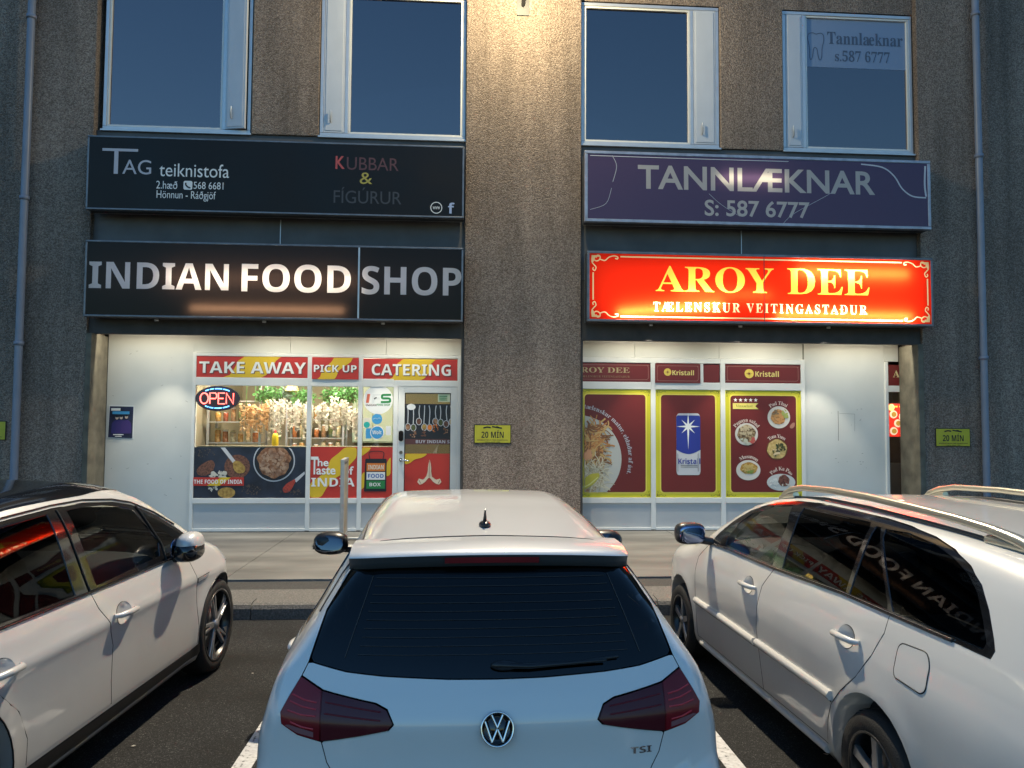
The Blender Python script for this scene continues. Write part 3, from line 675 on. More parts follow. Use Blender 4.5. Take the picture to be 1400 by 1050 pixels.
# third panel with the food box
gp = MB().box(-1.571, yd, .686, -1.079, yd+.008, 1.50).build('picture_panel', M['red'], sh1)
for p in ([(377,662),(440,662),(425,685),(400,705),(377,722)], [(572,725),(548,760),(540,800),(545,860),(572,845)], [(377,850),(395,825),(408,850),(402,925),(377,950)]): flat('stripe', M['yellow'], gp, rounded(c6(p), .03), y0)
flat('box_print', M['dark_print'], gp, rounded(c6([(402,738),(545,738),(545,960),(396,960)]), .02), y0-.003)
hd = MB(); swash(hd, c6([(432,738),(432,692),(520,692),(520,738)]), .012, y0-.003); hd.build('handle_print', M['dark_print'], gp)
for tx, m, m2, a, b in (('INDIAN', M['orange'], M['cream'], 822, 768), ('FOOD', M['white'], M['text_blue'], 880, 828), ('BOX', M['green'], M['white'], 940, 886)):
    k = flat('box_band', m, gp, c6([(412,a),(535,a),(535,b),(412,b)]), y0-.006)
    q = c6([(422,a-12),(526,b+12)] if tx != 'BOX' else [(432,a-16),(508,b+14)]); l = MB(); letters(l, tx, q[0][0], q[1][0], q[0][1], q[1][1], y0-.008, 'sb'); l.build('lettering', m2, k)
# stickers on the third pane
def sticker(name, m, cx, cy, r): return flat(name, m, sh1, circle(*c6([(cx,cy)])[0], r, 32), y0)
k = sticker('round_sticker', M['white'], 482, 336, .236); l = MB(); q = c6([(400,358),(428,298)])
flat('letter_print', mat('coral print', (.62,.13,.07), .4), k, c6([(400,358),(420,358),(428,298),(408,298)]), y0-.002)
lf = MB(); a = c6([(440,358),(448,298)]); lf.add([(x, y0-.002, z) for x, z in c6([(438,358),(454,358),(456,336),(492,332),(492,320),(458,320),(460,308),(498,306),(498,298),(444,298)])], [tuple(range(10))]); lf.build('letter_print', mat('pale grey print', (.72,.72,.70), .4), k)
lp = MB(); swash(lp, c6([(455,332),(462,326),(472,322)]), .02, y0-.003); lp.build('letter_print', M['dark_print'], k)
lf = MB(); swash(lf, c6([(568,302),(515,304),(508,312),(512,326),(555,328),(562,340),(556,350),(500,352)]), .034, y0-.002); lf.build('letter_print', M['green'], k)
l = MB(); q = c6([(398,380),(470,366)]); letters(l, 'INDIAN', q[0][0], q[1][0], q[0][1], q[1][1], y0-.002, 'sb'); l.build('lettering', M['dull_red'], k)
l = MB(); q = c6([(474,378),(562,364)]); letters(l, 'FOOD SHOP', q[0][0], q[1][0], q[0][1], q[1][1], y0-.002, 'sb'); l.build('lettering', M['green'], k)
k = sticker('blue_sticker', M['blue'], 476, 468, .085); l = MB(); swash(l, c6([(450,470),(465,462),(478,468),(490,460),(500,468)]), .014, y0-.002); l.build('emblem', mat('pale blue print', (.3,.55,.75), .4), k)
k = sticker('blue_sticker', M['white'], 478, 560, .112); flat('disc', M['blue'], k, circle(*c6([(478,560)])[0], .098, 32), y0-.002)
l = MB(); q = c6([(446,572),(508,544)]); letters(l, 'Wolt', q[0][0], q[1][0], q[0][1], q[1][1], y0-.004, 'sb'); l.build('lettering', M['white'], k)
k = flat('card_sticker', M['cream'], sh1, rrect(*c6([(384,530)])[0], *c6([(432,460)])[0], .012), y0); flat('disc', M['teal'], k, circle(*c6([(408,508)])[0], .05, 20), y0-.002)
flat('card_sticker', M['blue'], sh1, rrect(*c6([(402,602)])[0], *c6([(440,532)])[0], .012), y0+.001)
flat('notice_sheet', M['white'], sh1, c6([(536,578),(570,578),(570,516),(536,516)]), y0)
# the door
dr = MB(); dx0, dx1, dz0, dz1 = -1.0, -.046, .165, 2.483; st = .105
dr.box(dx0, SF-.026, dz0, dx0+st, SF+.024, dz1).box(dx1-st, SF-.026, dz0, dx1, SF+.024, dz1).box(dx0+st, SF-.0255, dz1-.10, dx1-st, SF+.0235, dz1).box(dx0+st, SF-.0255, dz0, dx1-st, SF+.0235, dz0+.11)
door = dr.build('door', M['white_frame'], sh1, .004)
ga, gb = dx0+st, dx1-st
MB().box(ga, SF-.004, dz0+.11, gb, SF+.004, dz1-.10).build('door_pane', glass('tinted door glass', (.70,.72,.68), ior=1.6), door)
gk = MB(); gk.box(ga, SF-.012, dz0+.11, ga+.012, SF-.0045, dz1-.10).box(gb-.012, SF-.012, dz0+.11, gb, SF-.0045, dz1-.10).box(ga+.012, SF-.0115, dz1-.112, gb-.012, SF-.0045, dz1-.10); gk.build('gasket', M['rubber'], door)
yv = SF-.0135
pn = MB().box(ga+.0125, yv+.001, .30, gb-.0125, yv+.008, 1.40).build('picture_panel', M['red'], door)
flat('stripe', M['yellow'], pn, rounded([(ga+.013,1.398),(-.51,1.398),(-.60,1.335),(-.72,1.31),(-.80,1.245),(ga+.013,1.22)], .04), yv-.003)
hand = c6([(834,742),(842,775),(846,830),(850,860),(880,880),(905,872),(915,895),(900,912),(880,908),(858,893),(838,868),(826,868),(806,893),(786,908),(768,914),(752,895),(762,872),(790,880),(812,858),(820,830),(826,775)])
h = flat('praying_hands', M['skin'], pn, rounded(hand, .008), yv-.003)
l = MB(); swash(l, c6([(834,750),(834,800),(833,866)]), .008, yv-.005); swash(l, c6([(775,905),(762,880)]), .010, yv-.005); swash(l, c6([(893,905),(905,882)]), .010, yv-.005)
for q in ([(822,790),(826,860)], [(846,790),(842,860)], [(815,850),(795,878)], [(852,850),(872,878)]): swash(l, c6(q), .004, yv-.005)
l.build('hand_lines', mat('brown outline print', (.35,.2,.12), .5), h)
sp = MB().box(ga+.0125, yv+.002, 1.635, gb-.0125, yv+.005, 2.205).build('spice_picture', M['dark_print'], door)
rd = random.Random(4)
for i in range(9):
    x = -.84+i*.088; zz = rd.uniform(1.80, 1.93); a = MB(); swash(a, [(x+rd.uniform(-.02,.02), 2.18), (x, 2.08), (x+rd.uniform(-.02,.02), zz+.05)], .014, yv-.001)
    b = circle(x, zz, .042, 14, .055); swash(a, b+[b[0]], .010, yv-.001); so_ = a.build('ladle_print', M['can_silver'], sp)
    flat('spice_print', (M['brown_spice'], M['curry'], M['ochre'], mat('herb print', (.08,.10,.03), .6), M['orange'])[(i*2+1) % 5], so_, circle(x, zz, .036, 12, .046), yv-.002)
    if i % 2: blb = MB(); blobs(blb, x, zz-.11, .05, .06, 16, .012, yv-.001, i); blb.build('spice_print', (M['brown_spice'], M['curry'], M['orange'])[i % 3], sp)
bd = flat('caption', M['dull_red'], sp, [(ga+.013,1.55),(gb-.013,1.55),(gb-.013,1.634),(ga+.013,1.634)], yv+.001)
l = MB(); letters(l, 'BUY INDIAN S', -.71, -.165, 1.568, 1.618, yv-.001, 'sb'); l.build('lettering', M['lavender'], bd)
flat('door_sticker', M['white'], door, circle(*c6([(705,384)])[0], .07, 20, .05), yv-.002)
k = flat('door_sticker', mat('pale green card', (.55,.62,.42), .5), door, [(-.36,2.24),(gb-.014,2.24),(gb-.014,2.365),(-.36,2.365)], yv-.002)
l = MB(); [l.add([(-.34, yv-.004, z), (-.21, yv-.004, z), (-.21, yv-.004, z+.014), (-.34, yv-.004, z+.014)], [(0,1,2,3)]) for z in (2.265, 2.295, 2.325)]; l.build('printed_lines', M['green'], k)
MB().prism(rrect(-.985, 1.60, -.91, 1.77, .03), SF-.055, SF-.0265).build('keypad', M['black_gloss'], door)
MB().prism(circle(-.945, 1.42, .028, 16), SF-.04, SF-.0265).build('lock_cylinder', M['chrome'], door)
MB().prism(circle(-.945, 1.30, .03, 16), SF-.04, SF-.0265).tube([(-.945, SF-.03, 1.30), (-.945, SF-.085, 1.30), (-.93, SF-.095, 1.298), (-.81, SF-.095, 1.288)], .012).build('handle', M['chrome'], door)

# neon sign, poster
ns = empty('open_sign', 'oval red and blue neon OPEN sign in the shop window', 'neon sign'); BASE[ns.name] = (-3.84, SF-.08, 2.06)
ox, oz = -3.845, 2.265
MB().prism(circle(ox, oz, .345, 40, .20), SF-.075, SF-.045).build('panel', mat('dark blue acrylic', (.015,.014,.05), .2, coat=.4), ns)
l = MB()
def neon(mb, strokes, sx, sz, cx, cz, r, y):
    for s in strokes: mb.tube([(cx+a*sx, y, cz+b*sz) for a, b in s], r, 6)
ell_ = [(.5+.5*math.cos(6.283*i/14), .5+.5*math.sin(6.283*i/14)) for i in range(14)]
l.tube([(ox-.265+a*.125, SF-.09, oz-.085+b*.17) for a, b in ell_], .009, 6, closed=True)
neon(l, [[(0,0),(0,1),(.8,1),(1,.85),(1,.62),(.8,.48),(0,.48)]], .105, .17, ox-.115, oz-.085, .009, SF-.09)
neon(l, [[(1,0),(0,0),(0,1),(1,1)], [(0,.5),(.8,.5)]], .10, .17, ox+.015, oz-.085, .009, SF-.09)
neon(l, [[(0,0),(0,1),(1,0),(1,1)]], .11, .17, ox+.14, oz-.085, .009, SF-.09)
l.build('red_tube', mat('red neon', (.8,.1,.1), emit=(1,.10,.08), es=7), ns)
bm_ = mat('blue neon', (.1,.3,.8), emit=(.12,.45,1), es=4)
for s in (1, -1):
    l = MB()
    for a0, a1 in ((50,72),(76,98),(102,114),(118,130)): l.tube([(ox+.29*math.cos(R(a)), SF-.088, oz+s*.155*math.sin(R(a))) for a in np.linspace(a0, a1, 5)], .008, 6)
    l.build('blue_tube', bm_, ns)
po = empty('wall_poster', 'small dark blue poster of three people in suits taped to the white wall', 'poster'); BASE[po.name] = (-5.35, SF, 1.62)
flat('tape', mat('white paper edge', (.74,.75,.72), .6), po, [(-5.555,1.63),(-5.15,1.615),(-5.155,2.145),(-5.54,2.15)], SF-.004, .002)
py = SF-.007; flat('paper', mat('navy poster print', (.018,.022,.06), .45, vary=.4, vscale=8), po, [(-5.54,1.64),(-5.17,1.625),(-5.165,2.125),(-5.525,2.13)], py)
for i, (x, z) in enumerate(((-5.41, 1.95), (-5.345, 1.955), (-5.265, 1.965))):
    flat('suit_print', mat('blue suit print', (.035+.01*i,.03,.16), .5), po, rounded([(x-.085,1.70),(x+.08,1.70),(x+.075,1.86),(x+.03,1.915),(x-.03,1.915),(x-.08,1.86)], .03), py-.002-.0015*i)
    flat('face_print', mat('poster skin print', (.66,.52,.42), .5), po, circle(x, z, .024, 14, .031), py-.008)
    flat('hair_print', M['dark_print'], po, circle(x, z+.022, .025, 14, .017), py-.0095)
for z0, z1, x0, x1, m in ((2.06,2.10,-5.50,-5.36,M['white']), (2.005,2.05,-5.48,-5.22,M['blue']), (1.675,1.69,-5.46,-5.30,M['white']), (1.65,1.66,-5.43,-5.33,M['white'])):
    flat('title_print', m, po, [(x0,z0),(x1,z0),(x1,z1),(x0,z1)], py-.011)

# shop interior
M['shop_wall'] = mat('cream shop wall', (.30,.265,.18), .7, vary=.1, vscale=1.5)
itr = MB().box(-4.3, 15.4, .15, 0.03, 15.45, 3.0); itr.box(-4.35, 12.51, .15, -4.30, 15.4, 3.0).box(.031, 12.51, .15, .08, 15.4, 3.0)
ro = itr.build('shop_room', M['shop_wall'], sh1); box('shop_floor', mat('brown shop floor', (.16,.12,.08), .5, vary=.2), sh1, (-4.3, 12.5, .1505, .03, 15.4, .16)); box('shop_ceiling', M['white_panel'], sh1, (-4.3, 12.51, 2.96, .03, 15.4, 3.0))
def area(name, loc, size, watts, col, rot=(0,0,0), parent=None, sy=None):
    d = bpy.data.lights.new(name, 'AREA'); d.shape = 'RECTANGLE'; d.size = size; d.size_y = sy or size; d.energy = watts*K; d.color = col
    o = bpy.data.objects.new(name, d); COL.objects.link(o); o.location = loc; o.rotation_euler = rot
    if parent: o.parent = parent
    return o
for x in (-3.4, -1.4):
    t = MB().box(x-.6, 13.55, 2.91, x+.6, 13.75, 2.957).build('ceiling_light', mat('lit diffuser', (.9,.9,.85), emit=(1,.86,.62), es=3), sh1)
    area('ceiling_lamp', (x, 13.65, 2.90), 1.2, 16, (1,.87,.64), parent=sh1, sy=.2)
def shelf(x0, x1, y0, y1, zs, label):
    t = empty('shelf_unit', label, 'shelf'); BASE[t.name] = ((x0+x1)/2, (y0+y1)/2, .16)
    for x in (x0, x1):
        for y in (y0, y1): MB().box(x-.018, y-.018, .16, x+.018, y+.018, zs[-1]+.3).build('post', M['alu'], t)
    for z in zs: MB().box(x0, y0, z-.02, x1, y1, z).build('shelf_board', mat('wire shelf', (.42,.42,.40), .4, metal=.4), t)
shelf(-4.20, -3.35, 13.05, 13.5, (1.55, 1.90, 2.25), 'wire shelf of jars behind the OPEN sign at the left of the window')
shelf(-3.25, -2.2, 14.6, 15.0, (1.30, 1.60, 1.95), 'back shelf of jars seen behind the white hanging flowers')
def jar_proto():
    t = empty('jar', 'food jar on a shelf in the Indian shop window', 'jar', group='jars and packets on the shop shelves')
    return t
def jars(x0, x1, y, zs, n, seed):
    rd = random.Random(seed); cols = [(.45,.16,.05),(.55,.30,.08),(.30,.06,.03),(.50,.42,.25),(.35,.20,.10),(.12,.14,.05)]
    names = ['rust red', 'amber', 'dark red', 'pale', 'brown', 'olive']
    for z in zs:
        for i in range(n):
            k = rd.randrange(6); x = x0+(x1-x0)*(i+.5)/n; r, h = rd.uniform(.042, .055), rd.uniform(.16, .25)
            where = 'OPEN sign shelf' if y < 14 else 'back shelf'
            lv = ['lowest', 'middle', 'top'][zs.index(z)]
            if ('jp', k) not in M: M[('jp', k)] = mat('jar content', cols[k], .25, coat=.5, vary=.4, vscale=25)
            t = empty('jar', f'{names[k]} food jar with pale lid, {lv} board of the {where}', 'jar', (x, y, z), group=f'{names[k]} jars on the {lv} board of the {where}')
            MB().lathe([(0,0),(r,0),(r,h*.82),(r*.8,h*.9),(r*.8,h*.9)], seg=12).build('glass_body', M[('jp', k)], t)
            MB().lathe([(r*.84,h*.88),(r*.84,h),(0,h)], seg=12).build('lid', M['gold'] if k % 2 else M['white'], t)
jars(-4.15, -3.4, 13.22, (1.55, 1.90), 6, 1); jars(-3.2, -2.25, 14.75, (1.30, 1.60, 1.95), 7, 2)
# long counter with things on it
ct = empty('counter', 'brown sales counter behind the shop windows', 'counter'); BASE[ct.name] = (-1.7, 13.4, .16)
box('counter_top', mat('brown counter top', (.20,.10,.05), .4), ct, (-2.55, 13.1, 1.42, -1.0, 13.75, 1.46)); box('counter_front', mat('dark counter front', (.10,.06,.045), .5), ct, (-2.5, 13.15, .16, -1.05, 13.7, 1.419))
tm = empty('card_terminal', 'black card terminal on the shop counter', 'terminal', (-1.45, 13.3, 1.46)); MB().box(-.05,-.1,0,.05,.1,.05).build('body', M['black'], tm, .01); MB().box(-.04,-.02,.0505,.04,.08,.06).build('screen', M['navy'], tm)
bt = empty('squeeze_bottle', 'bright yellow bottle standing in the first shop window', 'bottle', (-3.0, 12.66, 1.51))
box('window_shelf', M['shop_wall'], sh1, (-4.2, 12.54, 1.47, -1.1, 12.82, 1.505))
MB().lathe([(0,0),(.05,0),(.055,.02),(.052,.16),(.03,.2),(0,.2)], seg=14).build('body', mat('yellow plastic', (.72,.50,.02), .3), bt); MB().lathe([(.02,.2),(.012,.26),(0,.26)], seg=10).build('nozzle', M['red'], bt)
for x in (-3.3, -2.0): area('flower_fill', (x, 12.545, 2.90), 1.2, 62, (1,.92,.78), rot=(R(30),0,0), parent=sh1, sy=.05)  # added fill light for the hanging flowers, no fixture there
# hanging wisteria and leaves
M['petal_peach'] = backlit('pale peach silk petals', (.86,.64,.40), .4); M['petal'] = backlit('white silk petals', (.90,.86,.78), .4); M['leaf'] = mat('green silk leaves', (.04,.15,.03), .45, vary=.5, vscale=9); M['leaf2'] = mat('grey green silk leaves', (.07,.12,.09), .5, vary=.3, vscale=9)
def leafy(mb, c, rad, n, size, rd, droop=0):
    for i in range(n):
        t, p, q = rd.uniform(0, 6.283), rd.uniform(-1, 1), rd.random()**.5; s = math.sqrt(1-p*p)
        o = Vector((c[0]+rad[0]*q*s*math.cos(t), c[1]+rad[1]*q*s*math.sin(t), c[2]+rad[2]*q*p-droop*q))
        d = Vector((rd.uniform(-1,1), rd.uniform(-1,1), rd.uniform(-1.1,.5))).normalized(); sd = d.cross(Vector((rd.uniform(-1,1), rd.uniform(-1,1), .3))).normalized(); L = size*rd.uniform(.6, 1.3)
        mb.add([o, o+d*L*.5+sd*L*.22, o+d*L, o+d*L*.5-sd*L*.22], [(0,1,2,3)])
rd = random.Random(21)
for i, (x, z0, z1, w) in enumerate(((-3.52,2.16,1.58,.11), (-3.30,2.18,1.62,.12), (-3.12,2.2,1.54,.09), (-2.95,2.2,1.60,.10), (-2.78,2.18,1.70,.10), (-2.62,2.15,1.58,.09), (-2.28,2.15,1.74,.08), (-2.05,2.25,1.62,.12), (-1.90,2.2,1.66,.10), (-1.72,2.05,1.60,.06), (-2.5,2.1,1.78,.06), (-3.4,2.05,1.75,.08))):
    t = empty('flower_garland', 'white hanging flower garland in the Indian shop window', 'garland', (x, 12.80+.04*(i % 3), 2.9), group='white flower garlands in the Indian shop window')
    m = MB(); m.tube([(0,0,0), (.01,0,(z0-2.9)*.5), (0,0,z1-2.9)], .004, 5); m.build('stem', M['leaf'], t); m = MB()
    for k in range(7):
        sx, L = rd.uniform(-w, w), rd.uniform(.45, 1.0); zt = z0+rd.uniform(-.06,.08)
        for j in range(34):
            q = j/34; wd = .035*(1-q*.75); z = zt-(zt-z1)*q*L
            o = Vector((sx+rd.uniform(-wd,wd), rd.uniform(-wd,wd)*.6, z-2.9)); r = rd.uniform(.020,.036)
            a = Vector((rd.uniform(-1,1), rd.uniform(-1,1), rd.uniform(-1,1))).normalized(); b = a.cross(Vector((.3,.5,.8))).normalized()
            m.add([o+a*r, o+b*r, o-a*r, o-b*r], [(0,1,2,3)])
    m.build('blossom', M['petal_peach' if i < 2 else 'petal'], t)
for i, (x, z, rx, m_) in enumerate(((-3.18,2.36,.26,'leaf'), (-2.66,2.33,.24,'leaf'), (-2.92,2.34,.12,'leaf2'), (-2.12,2.34,.22,'leaf'), (-1.86,2.36,.18,'leaf'))):
    lab = ('dark green leaf bunch beside the OPEN sign', 'bright green leaf bunch at the right end of the first window', 'pale grey green leaf bunch between two greener ones', 'green leaf bunch at the left of the narrow window', 'green leaf bunch at the right of the narrow window')[i]
    t = empty('leaf_bunch', lab, 'foliage', (x, 13.0, z), group='leaf bunches in the Indian shop window'); m = MB(); leafy(m, (0,0,0), (rx,.10,.14), 420, .075, rd); m.build('leaves', M[m_], t)
    MB().tube([(0,0,.05), (0,0,2.95-z)], .004, 5).build('stem', M['leaf'], t)
ls = empty('hanging_lamp', 'small warm hanging lamp among the leaves at the window top', 'lamp', (-2.82, 13.0, 2.42)); MB().lathe([(.02,.16),(.09,.06),(.11,0)], seg=16).build('lamp_shade', mat('warm lit shade', (.7,.5,.1), emit=(1,.65,.15), es=2.5), ls); MB().tube([(0,0,.16),(0,0,.5)], .004, 5).build('cord', M['black'], ls)
cb = empty('wall_cabinet', 'pale green cabinet at the back of the shop behind the narrow window', 'cabinet'); BASE[cb.name] = (-1.75, 15.2, 1.5)
box('body', mat('pale green cabinet', (.45,.55,.40), .5), cb, (-2.1, 15.1, 1.5, -1.3, 15.39, 2.7)); MB().box(-2.08,15.08,1.52,-1.71,15.099,2.68).build('door', mat('pale green door', (.50,.60,.46), .5), cb, .004); MB().box(-1.69,15.08,1.52,-1.32,15.099,2.68).build('door', mat('pale green door', (.50,.60,.46), .5), cb, .004)

# ---------------------------------------------------------------- right shop front
def c7(p): return [(3.25+(x-460)*.00343, 2.47-(y-300)*.00337) for x, y in p]
sh2 = empty('shop_front', 'right shop front of the Thai restaurant with maroon and lime posters on its windows', 'shop front'); BASE[sh2.name] = (4.6, SF, .15)
for x0, x1 in ((1.931, 2.89), (2.895, 4.32), (4.325, 5.765)): MB().box(x0, SF-.002, 3.005, x1, SF+.05, 3.7495).build('upper_panel', M['white_panel'], sh2, .003)
MB().box(5.79, SF, .15, 7.19, SF+.05, 3.7495).build('wall_panel', M['white_panel'], sh2); MB().box(7.196, SF, 2.99, 7.44, SF+.05, 3.7495).build('upper_panel', M['white_panel'], sh2)
w_ = MB(); swash(w_, [(6.37,2.14),(6.372,1.9),(6.368,1.64)], .010, SF-.001); swash(w_, [(6.39,2.10),(6.66,2.09)], .004, SF-.001); swash(w_, [(6.66,2.09),(6.655,1.8)], .004, SF-.001)
for i in range(14): x, z, l_ = rd.uniform(5.9, 7.1), rd.uniform(1.1, 2.2), rd.uniform(.01, .03); w_.box(x, SF-.001, z, x+l_, SF-.0005, z+.006)
tag(w_.build('scuff_marks', mat('grey wall mark', (.20,.19,.17), .7), sh2), kind='stuff')
fr = MB()
for x0, x1 in ((1.931, 1.96), (3.155, 3.235), (4.335, 4.415), (5.72, 5.785)): fr.box(x0, SF-.03, .17, x1, SF+.05, 3.0)
fr.box(7.192, SF-.03, .15, 7.245, SF+.05, 2.98)
for a, b in ((1.96, 3.155), (3.235, 4.335), (4.415, 5.72)):
    for z0, z1, d in ((2.915, 2.999, 0), (2.475, 2.595, 0), (.602, .69, .012), (.16, .205, .004)): fr.box(a, SF-.028-d, z0, b, SF+.049, z1)
fr.box(7.245, SF-.028, 2.47, 7.44, SF+.049, 2.575).box(3.985, SF-.0285, 2.5955, 4.045, SF+.048, 2.9145)
fr.build('frame', M['white_frame'], sh2, .004); box('plinth', M['rail_dark'], sh2, (1.931, SF-.022, .1, 7.19, SF+.04, .158))
for a, b in ((1.96, 3.155), (3.235, 4.335), (4.415, 5.72)): MB().box(a, SF-.008, .206, b, SF+.02, .601).build('base_panel', M['grey_panel'], sh2)
def header(x0, x1, z0, z1, proud=0):
    y = SF-.02-proud; t = MB().box(x0, y, z0, x1, SF+.03, z1).build('header_board', M['maroon'], sh2, .002)
    l = MB(); b = .035; pr = rrect(x0+b, z0+b, x1-b, z1-b, .04, 3); swash(l, pr+[pr[0]], .007, y-.001); l.build('border_line', mat('faint pink line', (.34,.16,.13), .4), t); return t, y
t, y = header(1.965, 3.15, 2.60, 2.91); l = MB(); letters(l, 'AROY DEE', 1.86, 2.80, 2.745, 2.835, y-.002, 'serif'); l.v = [(max(v[0], 1.97), v[1], v[2]) for v in l.v]; l.build('lettering', mat('dull gold lettering', (.45,.36,.18), .4), t)
l = MB(); letters(l, 'TÆLENSKUR VEITINGASTAÐUR', 1.98, 2.80, 2.665, 2.70, y-.002, 'serif', .05); l.build('lettering', mat('dim gold lettering', (.28,.17,.09), .4), t)
def star8(cx, cz, r, r2, k=.16):
    out = []
    for i in range(16):
        a = R(90-i*22.5); q = (r if i % 4 == 0 else r2) if i % 2 == 0 else r*k; out.append((cx+q*math.cos(a), cz+q*math.sin(a)))
    return out
def kristall(t, cx, cz, r, x0, x1, z0, z1, y):
    a = flat('emblem', mat('yellow print', (.74,.56,.10), .4), t, circle(cx, cz, r, 28), y-.002, .0015); flat('star', M['maroon'], a, star8(cx, cz, r*.85, r*.5), y-.0035, .001)
    l = MB(); letters(l, 'Kristall', x0, x1, z0, z1, y-.002, 'sb'); l.build('lettering', mat('yellow print', (.74,.60,.20), .4), t)
t, y = header(3.225, 3.99, 2.585, 2.905, .02); kristall(t, 3.435, 2.765, .062, 3.515, 3.88, 2.715, 2.80, y)
MB().box(4.05, SF-.018, 2.60, 4.325, SF+.03, 2.90).build('header_board', M['maroon'], sh2)
t, y = header(4.42, 5.71, 2.60, 2.91); kristall(t, 4.83, 2.755, .078, 4.935, 5.34, 2.705, 2.80, y)
MB().box(7.2465, SF-.02, 2.58, 7.439, SF+.03, 2.93).build('header_board', M['maroon'], sh2)
l = MB(); letters(l, 'A', 7.33, 7.45, 2.72, 2.84, SF-.023, 'serif'); l.v = [(min(v[0], 7.437), v[1], v[2]) for v in l.v]; l.build('lettering', M['gold'], sh2)
def poster(x0, x1, z0, z1):
    y = SF-.018; t = MB().box(x0, y, z0, x1, y+.012, z1).build('window_poster', M['lime'], sh2)
    om = mat('olive ornament print', (.25,.24,.03), .4)
    for cx, sx in ((x0+.02, 1), (x1-.02, -1)):
        for cz, sz in ((z1-.02, 1), (z0+.02, -1)): l = MB(); cornice(l, cx, cz, sx, sz, y-.001, .36); l.build('corner_ornament', om, t)
    flat('inner_border', mat('bright yellow line', (.78,.66,.10), .4), t, rrect(x0+.066, z0+.066, x1-.066, z1-.066, .07), y-.003, .002)
    flat('field', M['maroon'], t, rrect(x0+.088, z0+.088, x1-.088, z1-.088, .055), y-.005, .002); return t, y-.0065
# poster 1: noodles
t, y = poster(1.962, 3.153, .692, 2.473)
M['noodle'] = ramp_mat('noodle print', [(.3,(.20,.12,.06)), (.5,(.42,.30,.17)), (.75,(.64,.55,.38))], 22, detail=6)
pc = c7([(80,640)])[0]; pr_ = .715
def clipc(p, a=2.051, b=3.064, c=.781, d=2.384): return [(min(max(x, a), b), min(max(z, c), d)) for x, z in p]
flat('plate', mat('grey white plate print', (.52,.51,.46), .4), t, clipc(circle(*pc, pr_, 72)), y-.002, .0015)
flat('plate_well', mat('plate shade print', (.43,.41,.36), .4), t, clipc(circle(pc[0]-.05, pc[1]-.05, .56, 60)), y-.0035, .001)
flat('noodles', M['noodle'], t, clipc([(pc[0]-.06+.50*(1+.05*math.sin(9*a))*math.cos(a), pc[1]-.10+.56*(1+.05*math.sin(7*a))*math.sin(a)) for a in [6.283*i/60 for i in range(60)]]), y-.005, .001)
def strands(n, box_, w, cols, seed, yy, L=.22):
    rd = random.Random(seed); mbs = [MB() for _ in cols]
    for i in range(n):
        x, z, a = rd.uniform(box_[0], box_[2]), rd.uniform(box_[1], box_[3]), rd.uniform(0, 6.28); P = [(x, z)]
        for k in range(4): a += rd.uniform(-.7, .7); P.append((P[-1][0]+L/4*math.cos(a), P[-1][1]+L/4*math.sin(a)))
        swash(mbs[i % len(cols)], clipc(P), w*rd.uniform(.6, 1.3), yy-.00004*i)
    for q, m in zip(mbs, cols): q.build('noodle_strands', m, t)
n1, n2, n3 = mat('orange noodle', (.50,.22,.07), .4), mat('brown noodle', (.24,.10,.04), .4), mat('pale sprout', (.60,.56,.42), .4)
x_ = pc[0]
strands(150, (2.05, 1.28, 2.34, 1.86), .022, (n1, n2, mat('golden noodle', (.55,.36,.14), .4)), 1, y-.006); strands(110, (2.06, .85, 2.36, 1.24), .012, (n3, mat('beige sprout', (.44,.40,.28), .4)), 2, y-.0105)
sx_, sz_ = c7([(122,625)])[0]; pr2 = MB(); blobs(pr2, sx_, sz_, .05, .05, 8, .06, y-.015, 2, 10); pr2.build('prawn', mat('prawn print', (.62,.30,.16), .4), t)
flat('lime_wedge', mat('lime wedge print', (.44,.40,.05), .4), t, clipc(rounded(c7([(92,780),(105,735),(140,712),(180,708),(182,728),(150,765),(105,792)]), .04)), y-.017, .001)
lw = MB(); swash(lw, c7([(98,778),(130,765),(175,728)]), .018, y-.0185); lw.build('lime_rind', mat('lime flesh print', (.60,.62,.22), .4), t)
l = MB(); arc_letters(l, 'tælenskur matur, eldaður af ást.', *pc, .835, 84, -17, .075, y-.002, 'serif'); l.v = [(min(max(v[0], 2.051), 3.06), v[1], v[2]) for v in l.v]; l.build('lettering', M['lavender'], t)
# poster 2: can
t, y = poster(3.238, 4.332, .692, 2.473)
q = c7([(557,415),(675,718)]); xa, xb, zt, zb = q[0][0], q[1][0], q[0][1], q[1][1]
can = [(xa+.02,zb),(xb-.02,zb),(xb,zb+.05),(xb,zt-.05),(xb-.03,zt),(xa+.03,zt),(xa,zt-.05),(xa,zb+.05)]
cn = flat('can_print', M['can_silver'], t, rounded(can, .03), y-.002, .0015)
mid = c7([(0,600)])[0][1]; bl = [(xa,mid+.05)]+[(xa+(xb-xa)*i/12, mid+.02-.07*math.sin(math.pi*i/12)) for i in range(13)]+[(xb,mid+.05),(xb,zt-.06),(xb-.02,zt-.035),(xa+.02,zt-.035),(xa,zt-.06)]
flat('can_label', M['can_blue'], cn, bl, y-.004, .001)
cx, cz = c7([(615,480)])[0]; S8 = []
for i in range(16):
    a = R(90-i*22.5); r_ = {0: .235, 2: .16, 4: .195, 6: .16, 8: .38, 10: .16, 12: .195, 14: .16}.get(i, .045); S8.append((min(max(cx+r_*math.cos(a), xa), xb), cz+r_*math.sin(a)))
flat('star', M['white'], cn, S8, y-.006, .001)
lb = MB(); letters(lb, 'Kristall', xa+.03, xb-.005, *[c7([(0,a)])[0][1] for a in (664, 636)], y-.0065, 'sb'); lb.build('lettering', M['can_blue'], cn)
